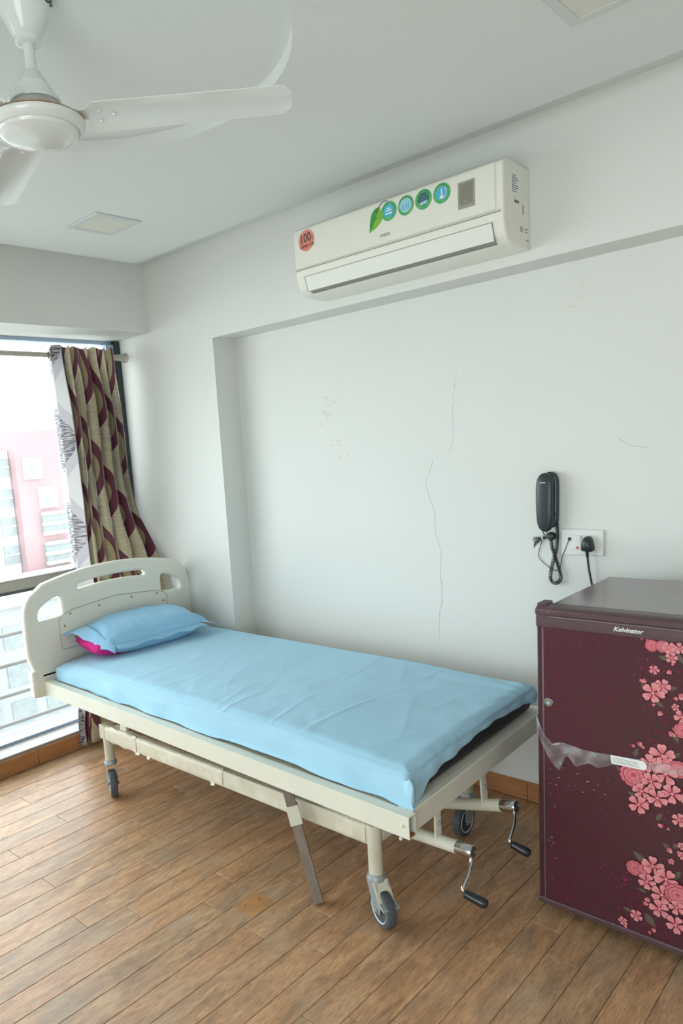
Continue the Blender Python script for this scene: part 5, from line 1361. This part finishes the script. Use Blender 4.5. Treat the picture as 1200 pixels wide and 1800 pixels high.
def petal(bb, cx, cz, ang, L, wd, notch, cin, cout, dark):
    y = ypl()
    d = (math.cos(ang), math.sin(ang)); n_ = (-d[1], d[0])
    def pt(u, v, s_): return (cx + d[0] * u + n_[0] * v, y - s_, cz + d[1] * u + n_[1] * v)
    out = []
    prof = [(0.06, 0.06), (0.25, 0.34), (0.5, 0.78), (0.72, 1.0), (0.90, 0.84), (0.99, 0.42)]
    for sc, off, ci, co in ((1.0, 0.0, dark, dark), (0.93, 0.000002, cin, cout)):
        rim = [pt(u * L * sc, -w_ * wd * sc, off) for u, w_ in prof] + [pt((1 - notch) * L * sc, 0, off)] + [pt(u * L * sc, w_ * wd * sc, off) for u, w_ in prof[::-1]]
        ctr = pt(0.12 * L, 0, off)
        b0 = len(bb.v)
        bb.add([ctr] + rim, [(0, i, i + 1) for i in range(1, len(rim))] + [(0, len(rim), 1)])
        cols = [tuple(ci) + (1,)]
        us = [u for u, w_ in prof] + [1 - notch] + [u for u, w_ in prof[::-1]]
        for u in us: cols.append(tuple(mixc3(ci, co, min(1, u * 1.25))) + (1,))
        bb.col += cols
for cx, cz, r, a in LEAVES:
    bb = PR(); y = ypl(); an = math.radians(a); d = (math.cos(an), math.sin(an)); n_ = (-d[1], d[0])
    for sd, cl in ((1, '#5F564B'), (-1, '#4E4640')):
        rim = []
        for k in range(9):
            t = k / 8; rim.append((cx + d[0] * (t * 2 - 1) * r + n_[0] * sd * 0.48 * r * math.sin(math.pi * t ** 0.8), y, cz + d[1] * (t * 2 - 1) * r + n_[1] * sd * 0.48 * r * math.sin(math.pi * t ** 0.8)))
        bb.fan_((cx, y, cz), rim, lin('#6A6152'), lin(cl))
    bb.build('leaf_print', 'print', door, fix=False)
bb = PR()
for cx, cz, sp, n_ in SPECKS:
    for k in range(n_):
        px_, pz_ = cx + pr.gauss(0, sp * 0.55), cz + pr.gauss(0, sp * 0.5)
        if not (0.06 < pz_ < 0.92 and px_ < DX1 - 0.02): continue
        a = pr.random() * 6.28; l_ = 0.0018 + pr.random() * 0.0028; w_ = l_ * 0.45; y = ypl()
        d = (math.cos(a), math.sin(a)); q = (-d[1], d[0])
        cl = lin(('#8E1A45', '#A32250', '#7A163A')[k % 3])
        bb.add([(px_ + d[0] * l_ * i + q[0] * w_ * j, y, pz_ + d[1] * l_ * i + q[1] * w_ * j) for i, j in ((-1, 0), (0, -1), (1, 0), (0, 1))], [(0, 1, 2, 3)]); bb.col += [cl + (1,)] * 4
bb.build('petal_speckle_print', 'print', door, fix=False, kind='stuff')
for cx, cz, r in BUDS:
    bb = PR(); a = pr.uniform(-2.4, 2.4)
    petal(bb, cx, cz, a, r * 1.6, r * 0.8, 0.0, PK_C, PK_L, PK_E)
    petal(bb, cx, cz, a + 0.4, r * 1.1, r * 0.5, 0.0, PK_D, PK_C, PK_E)
    bb.build('bud_print', 'print', door, fix=False)
for cx, cz, r, deep in FLOWERS:
    bb = PR(); a0 = pr.random() * 6.28
    r *= 1.06
    r = min(r, (0.9265 - cz) * 1.0) if cz + r > 0.9265 and cz < 0.92 else r
    if cz > 0.92: cz = 0.905 + pr.random() * 0.006; r = min(r, 0.018)
    if deep:
        for ring, (n_, rr_, w_) in enumerate(((7, 1.0, 0.40), (6, 0.72, 0.34), (4, 0.42, 0.24))):
            for k in range(n_):
                petal(bb, cx, cz, a0 + ring * 0.5 + 2 * math.pi * k / n_, r * rr_, r * w_, 0.06, PK_D, mixc3(PK_C, PK_L, 0.15 + 0.25 * ring), PK_E)
    else:
        for k in range(5):
            petal(bb, cx, cz, a0 + 2 * math.pi * k / 5 + pr.uniform(-0.08, 0.08), r * pr.uniform(0.92, 1.05), r * 0.35, 0.10, PK_C if k % 2 else mixc3(PK_C, PK_D, 0.4), PK_L, PK_E)
        y = ypl(); n_ = 8
        bb.fan_((cx, y - 0.000004, cz), [(cx + r * 0.10 * math.cos(2 * math.pi * k / n_), y - 0.000004, cz + r * 0.10 * math.sin(2 * math.pi * k / n_)) for k in range(n_)], lin('#F2C9C0'), lin('#E59A9A'))
    bb.build('blossom_print', 'print', door, fix=False)
# torn protective film, its printed strip and the bare chips below it
bb = MB(); fu = [(-0.915, 0.645), (-0.905, 0.620), (-0.893, 0.592), (-0.878, 0.575), (-0.866, 0.567), (-0.845, 0.578), (-0.82, 0.577), (-0.78, 0.572), (-0.74, 0.573), (-0.70, 0.577), (-0.64, 0.580), (-0.58, 0.586), (-0.50, 0.590), (-0.40, 0.592)]
fl = [(-0.915, 0.600), (-0.905, 0.575), (-0.893, 0.545), (-0.878, 0.520), (-0.866, 0.505), (-0.848, 0.495), (-0.825, 0.540), (-0.80, 0.515), (-0.765, 0.533), (-0.735, 0.528), (-0.69, 0.548), (-0.62, 0.556), (-0.55, 0.560), (-0.40, 0.566)]
bb = MB(); n_ = len(fu)
U_ = spl([(a, YP - 0.0030 - 0.002 * math.sin(i * 1.7), c) for i, (a, c) in enumerate(fu)], 4); D_ = spl([(a, YP - 0.0030, c) for a, c in fl], 4)
def ff(i, j):
    p = U_[i].lerp(D_[i], j / 4); return (p.x, min(p.y - 0.0016 * noise.noise(Vector((p.x * 60, p.z * 60, 0))), YP - 0.0012), p.z + (0.004 * noise.noise(Vector((p.x * 90, 3, 0))) if j == 4 else 0))
bb.grid(ff, len(U_), 5); flm = bb.build('torn_film', 'film', door, smooth=180, fix=False, label='torn strip of clear protective film')
bb = MB(); bb.tube([tuple(p + Vector((0, -0.0006, 0))) for p in U_[:24]], 0.0016, 6); bb.build('film_edge', 'film', flm, smooth=60)
bb = MB(); bb.tube(spl([(-0.868, YP - 0.003, 0.566), (-0.856, YP - 0.006, 0.571), (-0.846, YP - 0.003, 0.576)], 4), 0.004, 6); bb.build('film_fold', 'film', flm)
st_ = MB(); st_.prism([(-0.703, YP - 0.0056, 0.5765), (-0.700, YP - 0.0056, 0.5515), (-0.617, YP - 0.0056, 0.5535), (-0.609, YP - 0.0056, 0.5585), (-0.609, YP - 0.0056, 0.571), (-0.617, YP - 0.0056, 0.5795)], (0, 0.0006, 0)); sto = st_.build('paper_label', 'stk_white', door, label='white paper label with grey print')
bb = MB()
for k, z in enumerate((0.570, 0.5655, 0.561, 0.5575)): bb.box(-0.697, -0.632 + 0.012 * math.sin(k * 3), YP - 0.0059, YP - 0.0056, z, z + 0.0013)
bb.build('label_print', 'ac_dark', sto)
for k in range(26):
    if k < 16: cx, cz = pr.uniform(-0.88, -0.70), 0.505 - pr.random() * 0.07
    else: cx, cz = pr.uniform(-0.885, -0.86), pr.uniform(0.12, 0.42)
    l_ = pr.uniform(0.001, 0.005); w_ = pr.uniform(0.0005, 0.0013); a = pr.uniform(-0.5, 0.2); bb = MB()
    d = (math.cos(a), math.sin(a)); q = (-d[1], d[0])
    bb.add([(cx + d[0] * l_ * i + q[0] * w_ * j, YP - 0.0008, cz + d[1] * l_ * i + q[1] * w_ * j) for i, j in ((-1, 0.2), (-0.3, -0.8), (0.6, -0.6), (1, 0.3), (0.2, 1))], [(0, 1, 2, 3, 4)])
    bb.build('paint_chip', 'chip', door, fix=False)
